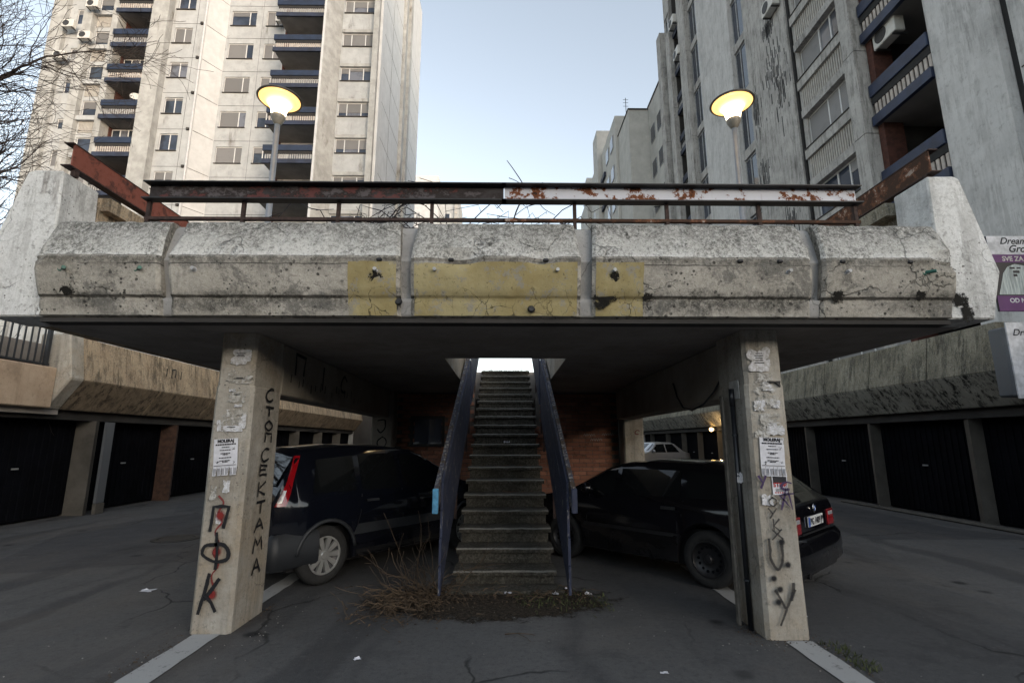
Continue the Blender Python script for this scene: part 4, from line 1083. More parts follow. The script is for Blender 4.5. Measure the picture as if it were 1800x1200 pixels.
# ------------------------------------------------------------------ street lamps
def street_lamp(x, label):
    r = thing('street_lamp', label, 'street lamp', (x, 9.4, 3.08), 0, 'street lamps on the terrace')
    MB().lathe([(.0, .0), (.11, .0), (.11, .03), (.075, .06), (.068, .9), (.062, .92), (.052, 4.84), (.0, 4.84)], 16).build('pole', M['lamp_metal'], r, smooth=True, local=True)
    MB().lathe([(.055, 4.78), (.085, 4.82), (.135, 4.92), (.145, 4.98), (.0, 4.985)], 24).build('cup', M['lamp_cup'], r, smooth=True, local=True)
    MB().lathe([(.135, 4.984), (.145, 5.07), (.165, 5.15), (.205, 5.225), (.27, 5.29), (.335, 5.33)], 32).build('bowl', M['lampglow'], r, smooth=True, local=True)
    MB().lathe([(.33, 5.334), (.40, 5.35)], 40).build('reflector', M['lampglow'], r, smooth=True, local=True)
    MB().lathe([(.385, 5.354), (.425, 5.342), (.445, 5.36), (.43, 5.385), (.33, 5.43), (.0, 5.47)], 40).build('cap', M['lamp_rim'], r, smooth=True, local=True)
    return r
street_lamp(-4.69, 'lit mushroom street lamp in front of the cream tower left of the sky gap')
street_lamp(4.74, 'lit mushroom street lamp in front of the grey tower right of the sky gap')
# ------------------------------------------------------------------ towers
R_ = random.Random(11)
class Fac:
    """facade frame: local x along, local -y outwards"""
    def __init__(s, root): s.r = root; s.cache = {}
    def box(s, name, mat, x0, x1, y0, y1, z0, z1, parent=None, bevel=0):
        return MB().box(x0, x1, y0, y1, z0, z1).build(name, mat, parent or s.r, local=True, bevel=bevel)
    def window(s, x0, x1, z0, z1, y, shut=.0, mull=(.5,), fr='frame', gl='glass', sh='shutter', depth=.12, side=None):
        """glazing set back from y by depth; shut = share covered by the roller shutter, may be a list per light"""
        yb = y+depth
        cuts = [0]+list(mull)+[1]; W = x1-x0; f = .045
        m = MB()
        m.box(x0, x1, yb-.05, yb, z0, z0+f); m.box(x0, x1, yb-.05, yb, z1-f, z1)
        for c in cuts:
            xx = x0+W*c; m.box(max(x0, xx-f*.6), min(x1, xx+f*.6), yb-.055, yb, z0+f+.001, z1-f-.001)
        w = m.build('window', M[fr], s.r, local=True)
        sh_ = shut if isinstance(shut, (list, tuple)) else [shut]*(len(cuts)-1)
        gls = gl if isinstance(gl, (list, tuple)) else ([R_.choice(('glass', 'glass', 'curtain', 'glass_sky'))]*(len(cuts)-1) if gl == 'glass' else [gl]*(len(cuts)-1))
        for k in range(len(cuts)-1):
            a = x0+W*cuts[k]+f*.5; b = x0+W*cuts[k+1]-f*.5; zc = z1-f-(z1-z0-2*f)*sh_[k]
            if sh_[k] < .98: s.box('pane', M[gls[k]], a, b, yb-.022, yb-.012, z0+f, zc, w)
            if sh_[k] > .02: s.box('shutter', M[sh], a, b, yb-.045, yb-.03, zc, z1-f, w)
        return w
def rshut(): return R_.choice((0, .15, .3, .45, .5, .7, 1, 1, 1))

# ---- left tower
TL = thing('apartment_tower', 'tall cream panel apartment tower with navy balconies behind the left street lamp', 'building', (-20, 30, 0))
F = Fac(TL); FH = 2.66; OXL = 20.0
def lx(x): return x+OXL
T = 44.0
yl1, yl2, yl3 = 0.0, 1.15, .15
def wallstrip(F, name, mat, x0, x1, y, holes, z0=0, z1=T, thick=.3, parent=None):
    """a vertical strip of wall with window openings: holes = list of (xa, xb, za, zb), one column"""
    m = MB(); holes = sorted(holes, key=lambda h: h[2])
    if not holes: m.box(x0, x1, y, y+thick, z0, z1)
    else:
        xa, xb = holes[0][0], holes[0][1]
        if xa-x0 > .005: m.box(x0, xa, y, y+thick, z0, z1)
        if x1-xb > .005: m.box(xb, x1, y, y+thick, z0, z1)
        zc = z0
        for h in holes: m.box(xa, xb, y, y+thick, zc, h[2]); zc = h[3]
        m.box(xa, xb, y, y+thick, zc, z1)
    return m.build(name, M[mat], F.r, local=True)
def levels(z0, lo=9.0, hi=36.0, fh=FH):
    z = z0
    while z > lo: z -= fh
    out = []
    while z+fh < hi: z += fh; out.append(z)
    return out
# col0
H0 = [(lx(-29.5), lx(-28.65), z, z+(1.15 if k % 2 else .75)) for k, z in enumerate(levels(21.55, 14))]
wallstrip(F, 'wall', 'tow_l', lx(-30.9), lx(-28.6), .25, H0)
for h in H0: F.window(*h, .25, rshut(), (.5,) if h[3]-h[2] > 1 else ())
F.box('pier', M['tow_l2'], lx(-30.95), lx(-30.0), -.05, .248, 0, T)
F.box('pier', M['tow_l2'], lx(-28.62), lx(-28.0), -.25, .248, 0, T)
# col1 with ribbed spandrels
H1 = [(lx(-27.9), lx(-26.6), z, z+1.2) for z in levels(22.31, 14)]
wallstrip(F, 'wall', 'tow_l', lx(-28.0), lx(-26.6), .1, H1)
for h in H1:
    F.window(*h, .1, rshut(), (.72,))
    F.box('sill_slab', M['tow_l'], h[0]-.1, h[1]+.0, -.14, .098, h[2]-.34, h[2]-.02)
    F.box('sill', M['sill'], h[0]-.1, h[1], -.12, .098, h[2]-.018, h[2])
    m = MB()
    for k in range(14): xx = h[0]+.03+k*.093; m.box(xx, xx+.05, .05, .098, h[2]-1.15, h[2]-.36)
    m.build('ribbed_panel', M['ribs'], TL, local=True)
F.box('pier', M['tow_l2'], lx(-26.62), lx(-26.2), -.3, .4, 0, T)
# balcony A
def balcony(F, x0, x1, yf, yb, ztop, rail_h, slab_z0, slab_z1, railm, edgem, bars, ov=0.0, glazed=False, clutter=0):
    """rail beam, pale bars, slab, brick cheek"""
    b = F.box('balcony', M[railm], x0-ov, x1+ov*.2, yf-.08, yf+.08, ztop-rail_h, ztop, bevel=.015)
    F.box('slab', M['slab_under'], x0, x1, yf+.02, yb, slab_z0+.02, slab_z1-.001, b)
    F.box('slab_edge', M[edgem], x0-ov, x1+ov*.2, yf-.1, yf+.018, slab_z0, slab_z1, b)
    m = MB(); n = int((x1-x0)/.14)
    for k in range(n):
        xx = x0+.05+k*.14+.02; m.box(xx, xx+.085, yf-.015, yf+.015, slab_z1, ztop-rail_h-.22)
    m.build('baluster', M[bars], b, local=True)
    F.box('rail_shade_strip', M['darkgap'], x0, x1, yf-.03, yf+.03, ztop-rail_h-.21, ztop-rail_h-.002, b)  # dark strip stands in for the shaded gap under the rail
    return b
xA0, xA1 = lx(-26.2), lx(-23.85)
F.box('loggia_back', M['tow_l'], xA0, xA1, 2.2, 2.4, 0, T)
m = MB(); m.box(xA0+.001, xA0+.06, .41, 2.199, 0, T); m.build('brick_cheek', M['loggia_brick'], TL, local=True)
for k, z in enumerate(levels(25.84, 13)):
    balcony(F, xA0+.06, xA1-.01, -.45, 2.19, z, .42, z-1.36, z-1.06, 'blue_rail', 'slab_edge', ('bar', 'bar_grey')[k % 2], .08)
    if k % 2 == 0:
        F.window(xA0+.1, xA1-.1, z+.02, z+1.22, .55, 0, (.25, .5, .75), gl=['glass_sky', 'curtain', 'glass_sky', 'curtain'][:4], depth=.1)
    else:
        F.window(xA0+.3, xA1-.3, z-.9, z+.95, 2.05, [0, .4], (.5,), depth=.14)
# wide pier and col2
F.box('pier', M['tow_l2'], lx(-23.83), lx(-22.72), -.55, .4, 0, T)
H2 = [(lx(-22.5), lx(-21.32), z, z+1.2) for z in levels(25.22, 13)]
wallstrip(F, 'wall', 'tow_l', lx(-22.72), lx(-20.45), 0, H2)
for h in H2:
    F.window(*h, 0, rshut(), (.55,)); F.box('sill', M['sill'], h[0]-.1, h[1]+.03, -.09, -.001, h[2]-.05, h[2]-.002)
    F.box('panel_joint', M['sill'], lx(-22.7), lx(-20.7), -.006, -.001, h[2]+1.52, h[2]+1.545)
F.box('panel_joint', M['sill'], lx(-21.1), lx(-21.08), -.006, -.001, 10, T)
MB().tube([(lx(-20.5), -.08, 0), (lx(-20.5), -.08, T)], .075, 8).build('downpipe', M['pipe'], TL, local=True)
for z in levels(24.0, 13): F.box('pipe_bracket', M['sill'], lx(-20.80), lx(-20.64), -.12, -.001, z, z+.16)
# slanted return between block 1 and 2
m = MB(); m.prism([(lx(-20.45), .0), (lx(-19.72), 1.15), (lx(-19.72), 1.5), (lx(-20.45), 1.5)], 'z', 0, T); m.build('return_wall', M['tow_side'], TL, local=True)
for z in levels(24.0, 13):
    m = MB(); m.prism([(lx(-20.43), .004), (lx(-19.74), 1.124), (lx(-19.735), 1.119), (lx(-20.425), -.001)], 'z', z, z+.025); m.build('panel_joint', M['sill'], TL, local=True)
# block 2: col3, col4
H3 = [(lx(-19.5), lx(-17.75), z, z+1.22) for z in levels(25.02, 13)]; H4 = [(lx(-17.0), lx(-15.62), z, z+1.22) for z in levels(25.02, 13)]
wallstrip(F, 'wall', 'tow_l', lx(-19.72), lx(-17.4), yl2, H3); wallstrip(F, 'wall', 'tow_l', lx(-17.398), lx(-15.6), yl2, H4)
for h in H3: F.window(*h, yl2, R_.choice(([1, 1], [1, .5], [1, 0], [.3, 0], [1, 1])), (.72,)); F.box('sill', M['sill'], h[0]-.03, h[1]+.03, yl2-.08, yl2-.001, h[2]-.05, h[2]-.002)
for h in H4: F.window(*h, yl2, R_.choice(([1, 1], [.35, .35], [0, 0], [1, 1])), (.45,)); F.box('sill', M['sill'], h[0]-.03, h[1]+.03, yl2-.08, yl2-.001, h[2]-.05, h[2]-.002)
for h in H3: F.box('panel_joint', M['sill'], lx(-19.7), lx(-15.65), yl2-.006, yl2-.001, h[2]+1.62, h[2]+1.645)
F.box('panel_joint', M['sill'], lx(-17.3), lx(-17.285), yl2-.006, yl2-.001, 10, T)
F.box('pier', M['tow_side'], lx(-15.60), lx(-15.22), .92, 1.4, 0, T)
# balcony B
xB0, xB1 = lx(-15.2), lx(-12.05)
F.box('loggia_back', M['tow_l'], xB0, xB1, 1.0, 1.2, 0, T)
m = MB(); m.box(xB0+.001, xB0+.07, .3, .999, 0, T); m.build('brick_cheek', M['loggia_brick'], TL, local=True)
for k, z in enumerate(levels(25.03, 12)):
    balcony(F, xB0+.07, xB1-.02, -1.0, .99, z, .40, z-1.26, z-.98, 'blue_rail', 'slab_edge', ('bar_grey', 'bar')[k % 2], .10)
    F.window(xB0+.6, xB1-.12, z-.80, z+.92, .9, [R_.choice((0, .2)), 0, R_.choice((0, .3))], (.33, .66), gl=['glass', 'curtain', 'glass'], depth=.1)
F.box('pier', M['tow_side'], lx(-12.05), lx(-11.9), -1.15, 1.4, 0, T)
m = MB(); m.prism([(lx(-11.898), -1.15), (lx(-11.25), .15), (lx(-11.25), 1.4), (lx(-11.898), 1.4)], 'z', 0, T); m.build('return_wall', M['tow_l2'], TL, local=True)
# block 3: col5
H5 = [(lx(-11.15), lx(-9.05), z, z+1.02) for z in levels(25.22, 12)]
wallstrip(F, 'wall', 'tow_l', lx(-11.248), lx(-9.0), yl3, H5)
for k, h in enumerate(H5):
    F.window(*h, yl3, R_.choice(([0, 0, 0], [1, .5, .5], [.7, .7, .7], [1, 1, 1], [.4, .2, .2])), (.27, .72), gl=['glass', 'curtain', 'glass']); F.box('sill', M['sill'], h[0]-.02, h[1]+.02, yl3-.08, yl3-.001, h[2]-.05, h[2]-.002)
    F.box('panel_joint', M['sill'], lx(-11.2), lx(-9.02), yl3-.006, yl3-.001, h[2]+1.31, h[2]+1.335)
    F.box('lintel_band', M['tow_l2'], h[0]-.05, h[1]+.05, yl3-.10, yl3-.007, h[3]+.02, h[3]+.26)
F.box('corner_pilaster', M['tow_l2'], lx(-8.99), lx(-8.62), -.35, .6, 0, T); F.box('corner_pilaster', M['tow_side'], lx(-8.60), lx(-8.42), -.1, .6, 0, T)
# side face
F.box('side_wall', M['tow_side'], lx(-9.0), lx(-8.5), .6, 6.2, 0, T); F.box('side_wall', M['tow_side'], lx(-9.0), lx(-8.5), 9.2, 14, 0, T)
F.box('side_pilaster', M['tow_l2'], lx(-9.0), lx(-8.25), 6.25, 6.9, 0, T); F.box('side_pilaster', M['tow_l2'], lx(-9.0), lx(-8.3), 8.3, 9.0, 0, T); F.box('side_recess', M['tow_side'], lx(-9.4), lx(-8.95), 6.9, 8.3, 0, T)
for z in levels(24.2, 11):
    F.box('panel_joint', M['sill'], lx(-8.5), lx(-8.494), .62, 6.2, z, z+.03); F.box('panel_joint', M['sill'], lx(-8.5), lx(-8.494), 9.2, 14, z+.4, z+.43)
F.box('panel_joint', M['sill'], lx(-8.5), lx(-8.494), 3.1, 3.135, 10, T)
m = MB(); m.box(lx(-30.9), lx(-8.8), 2.42, 14, 0, T+.2); m.build('core', M['tow_l'], TL, local=True)
# ---- air conditioners
def aircon(loc, rz, label, gr='air conditioners on the towers'):
    a = thing('air_conditioner', label, 'air conditioner', loc, rz, gr)
    MB().box(-.40, .40, -.30, 0, 0, .56).build('casing', M['ac'], a, local=True, bevel=.02)
    MB().lathe([(.0, -.312), (.21, -.312), (.215, -.302)], 20, c=(-.10, 0, .28), axis='y').build('fan_grille', M['ac_dark'], a, local=True)
    for x in (-.3, .3): MB().box(x-.02, x+.02, -.3, .1, -.05, -.002).build('bracket', M['ac_dark'], a, local=True)
    return a
aircon((-27.75, 29.55, 30.0), 0, 'white air conditioner below the topmost window of the ribbed column on the cream tower')
aircon((-27.9, 29.55, 27.55), 0, 'white air conditioner one storey down the ribbed column of the cream tower')
aircon((-29.4, 29.85, 28.7), 0, 'small air conditioner high on the outer window column of the cream tower')
aircon((-29.6, 29.85, 26.3), 0, 'lower air conditioner on the outer window column of the cream tower')
aircon((-15.65, 30.7, 30.1), 0, 'air conditioner beside the upper navy balcony stack of the cream tower')

sd = thing('satellite_dish', 'small white satellite dish tilted inside a lower navy balcony of the cream tower', 'satellite dish', (-24.55, 29.75, 23.1))
m = MB(); m.lathe([(.0, .0), (.15, -.02), (.30, -.09), (.31, -.085), (.15, .0), (.0, .02)], 20, c=(0, -.1, .62), axis='y'); o = m.build('dish', M['ac'], sd, local=True, smooth=True); o.rotation_euler = (-.35, .35, .3)
MB().tube([(0, 0, 0), (0, 0, .6)], .025, 6).build('mast', M['ac_dark'], sd, local=True)
# ---- right tower (local x = 20 - Y, local y = X - 10.4)
TR = thing('apartment_tower', 'tall grey stained apartment tower with blue balconies close on the right', 'building', (10.4, 20, 0), -pi/2)
G = Fac(TR)
def gy(y): return 20-y
TT = 34.0
def rbox(name, mat, ya, yb, w0, w1, z0, z1, **k): return G.box(name, M[mat], gy(yb), gy(ya), w0, w1, z0, z1, **k)
RF = 2.65
def lev(z0, lo=3.2, hi=29): return levels(z0, lo, hi, RF)
# nearest bay with windows
HR = [(gy(8.6), gy(6.6), z, z+1.25) for z in lev(14.2, 4)]
wallstrip(G, 'wall', 'tow_rw', gy(8.93), gy(4.0), .1, HR, 3.3, TT)
for h in HR: G.window(*h, .1, rshut(), (.5,)); G.box('sill', M['sill'], h[0]-.03, h[1]+.03, .02, .098, h[2]-.05, h[2]-.002)
for z in lev(11.6): rbox('panel_joint', 'sill', 4, 8.9, .092, .098, z, z+.03)
rbox('joint', 'darkgap', 8.94, 9.06, .12, .3, 3.3, TT)
# big white wall
rbox('wall', 'tow_rw', 9.07, 10.50, -.10, .5, 3.3, TT); rbox('wall_edge', 'tow_rw', 10.502, 10.62, -.04, 2.2, 3.3, TT)
# loggias
rbox('loggia_back', 'soft_dark', 10.62, 12.6, 2.0, 2.2, 3.3, TT)
for k, z in enumerate(lev(11.39, 3.5)):
    balcony(G, gy(12.62), gy(10.63), -.02, 1.99, z, .38, z-1.26, z-.98, 'blue_rail_r', 'blue_rail_r', 'bar', .0)
    G.window(gy(12.3), gy(10.8), z-.9, z+1.05, 1.9, [.25, .1], (.5,), depth=.1, fr='frame_grey')
rbox('brick_pier', 'loggia_brick', 12.45, 12.66, .05, .6, 3.3, TT)
rbox('loggia_cheek', 'soft_dark', 12.62, 12.665, .6, 1.99, 3.3, TT)
# pier with joints
for k, z in enumerate(lev(12.6, 3.2)):
    rbox('pier', 'tow_r', 12.67, 13.13, -.32, .35, z-RF+.02, z)
# window bay with ribbed spandrels
HW = [(gy(15.72), gy(13.14), z, z+1.22) for z in lev(11.36, 3.3)]
wallstrip(G, 'wall', 'tow_r', gy(15.95), gy(13.132), .12, HW, 3.3, TT)
for k, h in enumerate(HW):
    G.window(*h, .12, R_.choice(([1, 0, 0], [1, 1, 1], [.0, .0, .3], [1, 1, 1])), (.4, .62), sh='shutter_g', fr='frame')
    G.box('sill', M['sill'], h[0]-.06, h[1]+.06, -.09, .118, h[2]-.03, h[2])
    G.box('spandrel', M['tow_r'], h[0]-.06, h[1]+.06, -.06, .118, h[2]-.36, h[2]-.032)
    m = MB()
    for j in range(24): xx = h[0]+.02+j*.107; m.box(xx, xx+.062, .03, .118, h[2]-1.14, h[2]-.36)
    m.build('ribbed_panel', M['ribs'], TR, local=True)
    G.box('lintel', M['tow_r'], h[0]-.06, h[1]+.06, -.02, .118, h[2]-1.43, h[2]-1.15)
rbox('joint', 'darkgap', 15.96, 16.05, .05, .3, 3.3, TT)
# stained wall with exposed bars
sw = rbox('wall', 'tow_r', 16.06, 18.98, -.02, .5, 3.3, TT)
m = MB()
for k in range(300):
    cl = R_.choice(((17.2, 15.6, .5, 1.0), (16.75, 14.6, .35, .8), (18.6, 14.9, .22, .9), (18.5, 11.9, .3, .6), (17.2, 17.6, .25, .25), (17.1, 9.3, .5, .5)))
    yy_ = round((cl[0]+R_.gauss(0, cl[2]*.6))/.085)*.085+R_.uniform(-.012, .012); z = cl[1]+R_.gauss(0, cl[3]*.55); l = abs(R_.gauss(.16, .12))+.04
    if 16.1 < yy_ < 18.94: ww = R_.uniform(.008, .028); m.box(gy(yy_)-ww, gy(yy_)+ww, -.026, -.019, z-l, z+l*.6)
m.build('exposed_bars', M['black_flange'], TR, local=True, kind='stuff')
# glazed stair strips and piers
def strip_(y0, y1, z0, wd):
    rbox('strip_back', 'darkgap', y0, y1, .30, .5, 3.3, TT)
    for z in lev(z0, 4):
        w_ = G.window(gy(y1)+.01, gy(y0)-.01, z, z+2.16, .0, 0, (.42,), fr='frame_grey', gl=['glass', 'glass_sky'], depth=.12)
        rbox('spandrel', 'tow_r', y0+.005, y1-.005, .02, .5, z-.42, z-.02)
strip_(19.0, 20.05, 19.2-2.65*5, 1)
rbox('pier', 'tow_rw', 20.06, 23.48, -.12, .5, 3.3, TT)
strip_(23.5, 24.8, 23.45-2.65*6, 1)
for z in lev(9.9, 3.2): rbox('pier', 'tow_r', 24.82, 25.78, -.25, .5, z-RF+.02, z)
rbox('loggia_back', 'soft_dark', 25.8, 27.1, 1.4, 1.6, 3.3, TT); rbox('loggia_cheek', 'soft_dark', 27.05, 27.1, 0, 1.4, 3.3, TT)
for z in lev(11.3, 4): balcony(G, gy(27.08), gy(25.81), .02, 1.39, z, .38, z-1.26, z-.98, 'slab_edge', 'slab_edge', 'bar_grey')
for z in lev(10.6, 3.2): rbox('pier', 'tow_r', 27.11, 27.75, -.3, .5, z-RF+.02, z)
HX = [(gy(28.68), gy(27.85), z, z+1.2) for z in lev(11.6, 4)]
wallstrip(G, 'wall', 'tow_r', gy(28.76), gy(27.76), .05, HX, 3.3, TT)
for h in HX: G.window(*h, .05, rshut(), (.5,))
for z in lev(9.4, 3.2): rbox('pier', 'tow_r', 28.77, 29.46, -.3, .5, z-RF+.02, z)
MB().box(gy(29.4), gy(4.0), 2.22, 12, 3.3, TT+.2).build('core', M['tow_r'], TR, local=True)
MB().box(gy(29.46), gy(29.3), .5, 12, 3.3, TT+.2).build('end_wall', M['tow_r'], TR, local=True)
aircon((10.36, 16.6, 17.75), -pi/2, 'grey air conditioner seen from below above the stained wall of the right tower')
aircon((10.75, 12.0, 12.35), -pi/2, 'large air conditioner standing in the blue loggia of the right tower')
aircon((10.3, 26.4, 26.2), -pi/2, 'upper air conditioner by the narrow dark loggias of the right tower')
aircon((10.3, 26.0, 23.7), -pi/2, 'lower air conditioner by the narrow dark loggias of the right tower')

# ---- farther blocks on the right
FR = thing('apartment_block', 'lower grey apartment block stepping back behind the grey tower with a roof aerial', 'building', (10.4, 36, 0))
def fbox(name, mat, x0, x1, y0, y1, z0, z1): return MB().box(x0, x1, y0, y1, z0, z1).build(name, M[mat], FR)
fbox('wall', 'tow_far', 10.4, 22, 29.5, 33.0, 0, 25.4); fbox('roof_edge', 'sill', 10.34, 22, 29.5, 33.0, 25.4, 25.5)
fbox('wall', 'tow_far', 8.95, 20, 33.02, 36.4, 0, 25.3); fbox('roof_edge', 'sill', 8.9, 20, 32.96, 36.4, 25.3, 25.4)
fbox('wall', 'tow_far', 8.75, 20, 36.42, 42, 0, 27.2); fbox('wall', 'tow_far', 8.35, 20, 42.02, 44, 0, 29.6); fbox('wall', 'tow_far', 8.75, 20, 44.02, 48, 0, 27.6); fbox('wall', 'tow_far', 8.35, 20, 48.02, 50, 0, 28.2); fbox('wall', 'tow_far', 8.9, 20, 50.02, 56, 0, 27.5)
for y in (30.1, 31.6):
    for z in levels(11.6, 5, 24, RF):
        w_ = fbox('window', 'frame_grey', 10.36, 10.399, y, y+.95, z, z+1.2); MB().box(10.34, 10.359, y+.06, y+.89, z+.06, z+1.14).build('pane', M['glass'], w_)
for y in (37.2, 39.0, 45.0, 52):
    for z in levels(11.6, 5, 26, RF):
        w_ = fbox('window', 'frame_grey', 8.70 if y < 50 else 8.86, 8.749 if y < 50 else 8.899, y, y+1.1, z, z+1.2); MB().box(8.68 if y < 50 else 8.84, 8.699 if y < 50 else 8.859, y+.06, y+1.04, z+.06, z+1.14).build('pane', M['glass'], w_)
for z in levels(11.3, 5, 26, RF):
    fbox('balcony', 'slab_edge', 8.55, 8.74, 40.4, 41.9, z-.4, z)
m = MB(); m.tube([(9.05, 34, 25.4), (9.05, 34, 27.0)], .025, 5); 
for z in (26.3, 26.6, 26.85): m.tube([(8.85, 34, z), (9.25, 34, z)], .014, 4)
m.build('aerial', M['trim'], FR)
aircon((10.30, 31.3, 17.0), -pi/2, 'air conditioner on the lower block behind the grey tower')
FL_ = thing('apartment_block', 'small pale distant building between the cream tower and the sky', 'building', (-12, 80, 0))
MB().box(-24, -11.5, 80, 92, 0, 46.2).build('wall', M['tow_side'], FL_); MB().box(-11.49, -8.9, 82, 92, 0, 44.2).build('wall', M['tow_l'], FL_); MB().box(-8.88, -8.2, 81.6, 90, 0, 43.8).build('stair_shaft', M['tow_l2'], FL_)
for z in range(34, 44, 1): MB().box(-8.9, -8.4, 81.5, 81.59, z, z+.35).build('louvre', M['ribs'], FL_)
for z in (36, 39, 42): w_ = MB().box(-10.6, -9.6, 81.9, 81.99, z, z+1.2).build('window', M['frame'], FL_); MB().box(-10.5, -9.7, 81.87, 81.899, z+.1, z+1.1).build('pane', M['glass'], w_)
# ------------------------------------------------------------------ cars
def interp(pts, s):
    if s <= pts[0][0]: return pts[0][1]
    for (a, x), (b, y) in zip(pts, pts[1:]):
        if s <= b: return x+(y-x)*(s-a)/(b-a) if b > a else y
    return pts[-1][1]
class Car:
    """x from rear (0) to front (L), y sideways, z up"""
    def __init__(s, L, W, top, belt, wheels, rw, base=.20, tumble=.16, taper=.07):
        s.L, s.W, s.top, s.belt, s.wheels, s.rw, s.base, s.tumble, s.taper = L, W, top, belt, wheels, rw, base, tumble, taper
    def sec(s, x):
        t = interp(s.top, x); b = min(interp(s.belt, x), t-.03)
        w = s.W
        for d in (x, s.L-x):
            if d < .45: w -= s.taper*((.45-d)/.45)**2*2
        zb = s.base
        for wx in s.wheels:
            if abs(x-wx) < s.rw*1.16: zb = max(zb, s.rw+sqrt((s.rw*1.16)**2-(x-wx)**2))
        cab = max(0, min(1, (t-b-.04)/.4)); wr = w-.03-s.tumble*cab*min(1, (t-b)/.42)
        zm = max(.46, zb+.035); z3 = max(b-.10, zm+.03); b2 = max(b, z3+.03)
        return [(w-.055, zb), (w-.012, zb+.025), (w+.004, zm), (w, z3), (w-.022, b2), (wr+.012, t-.06*cab-.012), (wr-.05, t-.012), (wr*.55, t+.006), (0, t+.012)]
    def side(s, x, z, off=0.0):
        p = s.sec(x)[:7]
        for (a, za), (b, zb) in zip(p, p[1:]):
            if za <= z <= zb+1e-6: return a+(b-a)*((z-za)/max(1e-6, zb-za))+off
        return (p[0][0] if z < p[0][1] else p[-1][0])+off
    def body(s, mat, parent):
        m = MB(); xs = set()
        n = 90
        for k in range(n+1): xs.add(round(s.L*k/n, 4))
        for pt_ in s.top: xs.add(round(pt_[0], 4))
        for wx in s.wheels:
            for sg in (-1, 1): xs.add(round(wx+sg*s.rw*1.159, 4)); xs.add(round(wx+sg*s.rw*1.165, 4))
        rows = []
        for x in sorted(x for x in xs if 0 <= x <= s.L):
            q = s.sec(x)
            rows.append([m.vert((x, y, z)) for y, z in q]+[m.vert((x, -y, z)) for y, z in q[::-1][1:]])
        for a, b in zip(rows, rows[1:]):
            for k in range(len(a)-1): m.face([a[k], b[k], b[k+1], a[k+1]])
        m.face(rows[0]); m.face(rows[-1][::-1])
        o = m.build('body', mat, parent, smooth=True, local=True)
        o.modifiers.new('es', 'EDGE_SPLIT').split_angle = radians(38)
        return o
    def patch(s, q, sg, off=.004, n=8, mm=4, thick=0):
        """q: four (x,z) corners, bilinear, on the side surface"""
        m = MB()
        def fn(u, v):
            a = Vector(q[0]).lerp(Vector(q[1]), u); b = Vector(q[3]).lerp(Vector(q[2]), u); p = a.lerp(b, v)
            return (p.x, sg*s.side(p.x, p.y, off), p.y)
        m.grid(fn, n, mm); return m
    def toppatch(s, x0, x1, f0, f1, off=.005):
        m = MB()
        def fn(u, v):
            x = x0+(x1-x0)*u; q = s.sec(x); wr = q[6][0]; f = (f0+(f1-f0)*u); y = wr*f*(2*v-1)
            t = interp(s.top, x)-.012+.024*(1-abs(2*v-1)*f)
            d = interp(s.top, x+.02)-interp(s.top, x-.02); nx, nz = -d/.04, 1; l = sqrt(nx*nx+nz*nz)
            return (x+off*nx/l, y, t+off*nz/l)
        m.grid(fn, 10, 8); return m
def wheel(car, x, sg, rw, tw, rimmat, spokes, parent):
    y = car.W-.02
    m = MB(); pr = [(rw*.62, -tw), (rw*.86, -tw), (rw*.97, -tw*.85), (rw, -tw*.6), (rw, -tw*.3), (rw*.97, -.02), (rw*.86, 0), (rw*.66, -.008), (rw*.62, -.02)]
    m.lathe([(r, sg*h) for r, h in pr], 36, c=(x, sg*y, rw), axis='y', close=True)
    w = m.build('wheel', M['tyre'], parent, smooth=True, local=True)
    m = MB(); R = rw*.65
    m.lathe([(.0, -sg*.05), (R*.35, -sg*.05), (R*.92, -sg*.045), (R*.96, -sg*.012), (R, -sg*.010)], 32, c=(x, sg*y, rw), axis='y')
    m.build('rim_dish', M['rim_dark'], w, local=True, smooth=True)
    m = MB(); m.lathe([(R*.90, -sg*.016), (R*.93, -sg*.006), (R, -sg*.006), (R*1.01, -sg*.02)], 32, c=(x, sg*y, rw), axis='y')
    m.lathe([(.0, sg*.0), (R*.18, -sg*.002), (R*.24, -sg*.014), (R*.25, -sg*.04)], 20, c=(x, sg*y, rw), axis='y')
    if spokes:
        for k in range(10):
            a = 2*pi*k/10; wd0, wd1 = R*.085, R*.15; r0, r1 = R*.2, R*.93
            ca, sa = cos(a), sin(a)
            def P(r, t, h): return (x+ca*r-sa*t, sg*y+sg*h, rw+sa*r+ca*t)
            m.quad(P(r0, -wd0, -.012), P(r1, -wd1, -.014), P(r1, wd1, -.014), P(r0, wd0, -.012))
            m.quad(P(r0, -wd0, -.012), P(r1, -wd1, -.014), P(r1, -wd1, -.05), P(r0, -wd0, -.05)); m.quad(P(r0, wd0, -.012), P(r1, wd1, -.014), P(r1, wd1, -.05), P(r0, wd0, -.05))
    m.build('hubcap' if spokes else 'rim_ring', M[rimmat], w, local=True)
    if not spokes:
        m = MB()
        for k in range(14):
            a = 2*pi*k/14; m.lathe([(.0, -sg*.040), (.014, -sg*.040), (.015, -sg*.046)], 8, c=(x+cos(a)*R*.66, sg*y, rw+sin(a)*R*.66), axis='y')
        m.build('rim_holes', M['door'], w, local=True, kind='stuff')
    return w
def place(o, corner, d, yoff):
    """put the car so that its rear corner on side yoff sits at corner, heading d"""
    a = atan2(d[1], d[0]); o.rotation_euler = (0, 0, a)
    off = Matrix.Rotation(a, 3, 'Z') @ Vector((0, yoff, 0))
    o.location = Vector((corner[0], corner[1], 0))-off
def underbody(c, root):
    m = MB(); m.box(.25, c.L-.3, -c.W+.16, c.W-.16, .17, .56); m.build('underbody', M['blacktrim'], root, local=True)
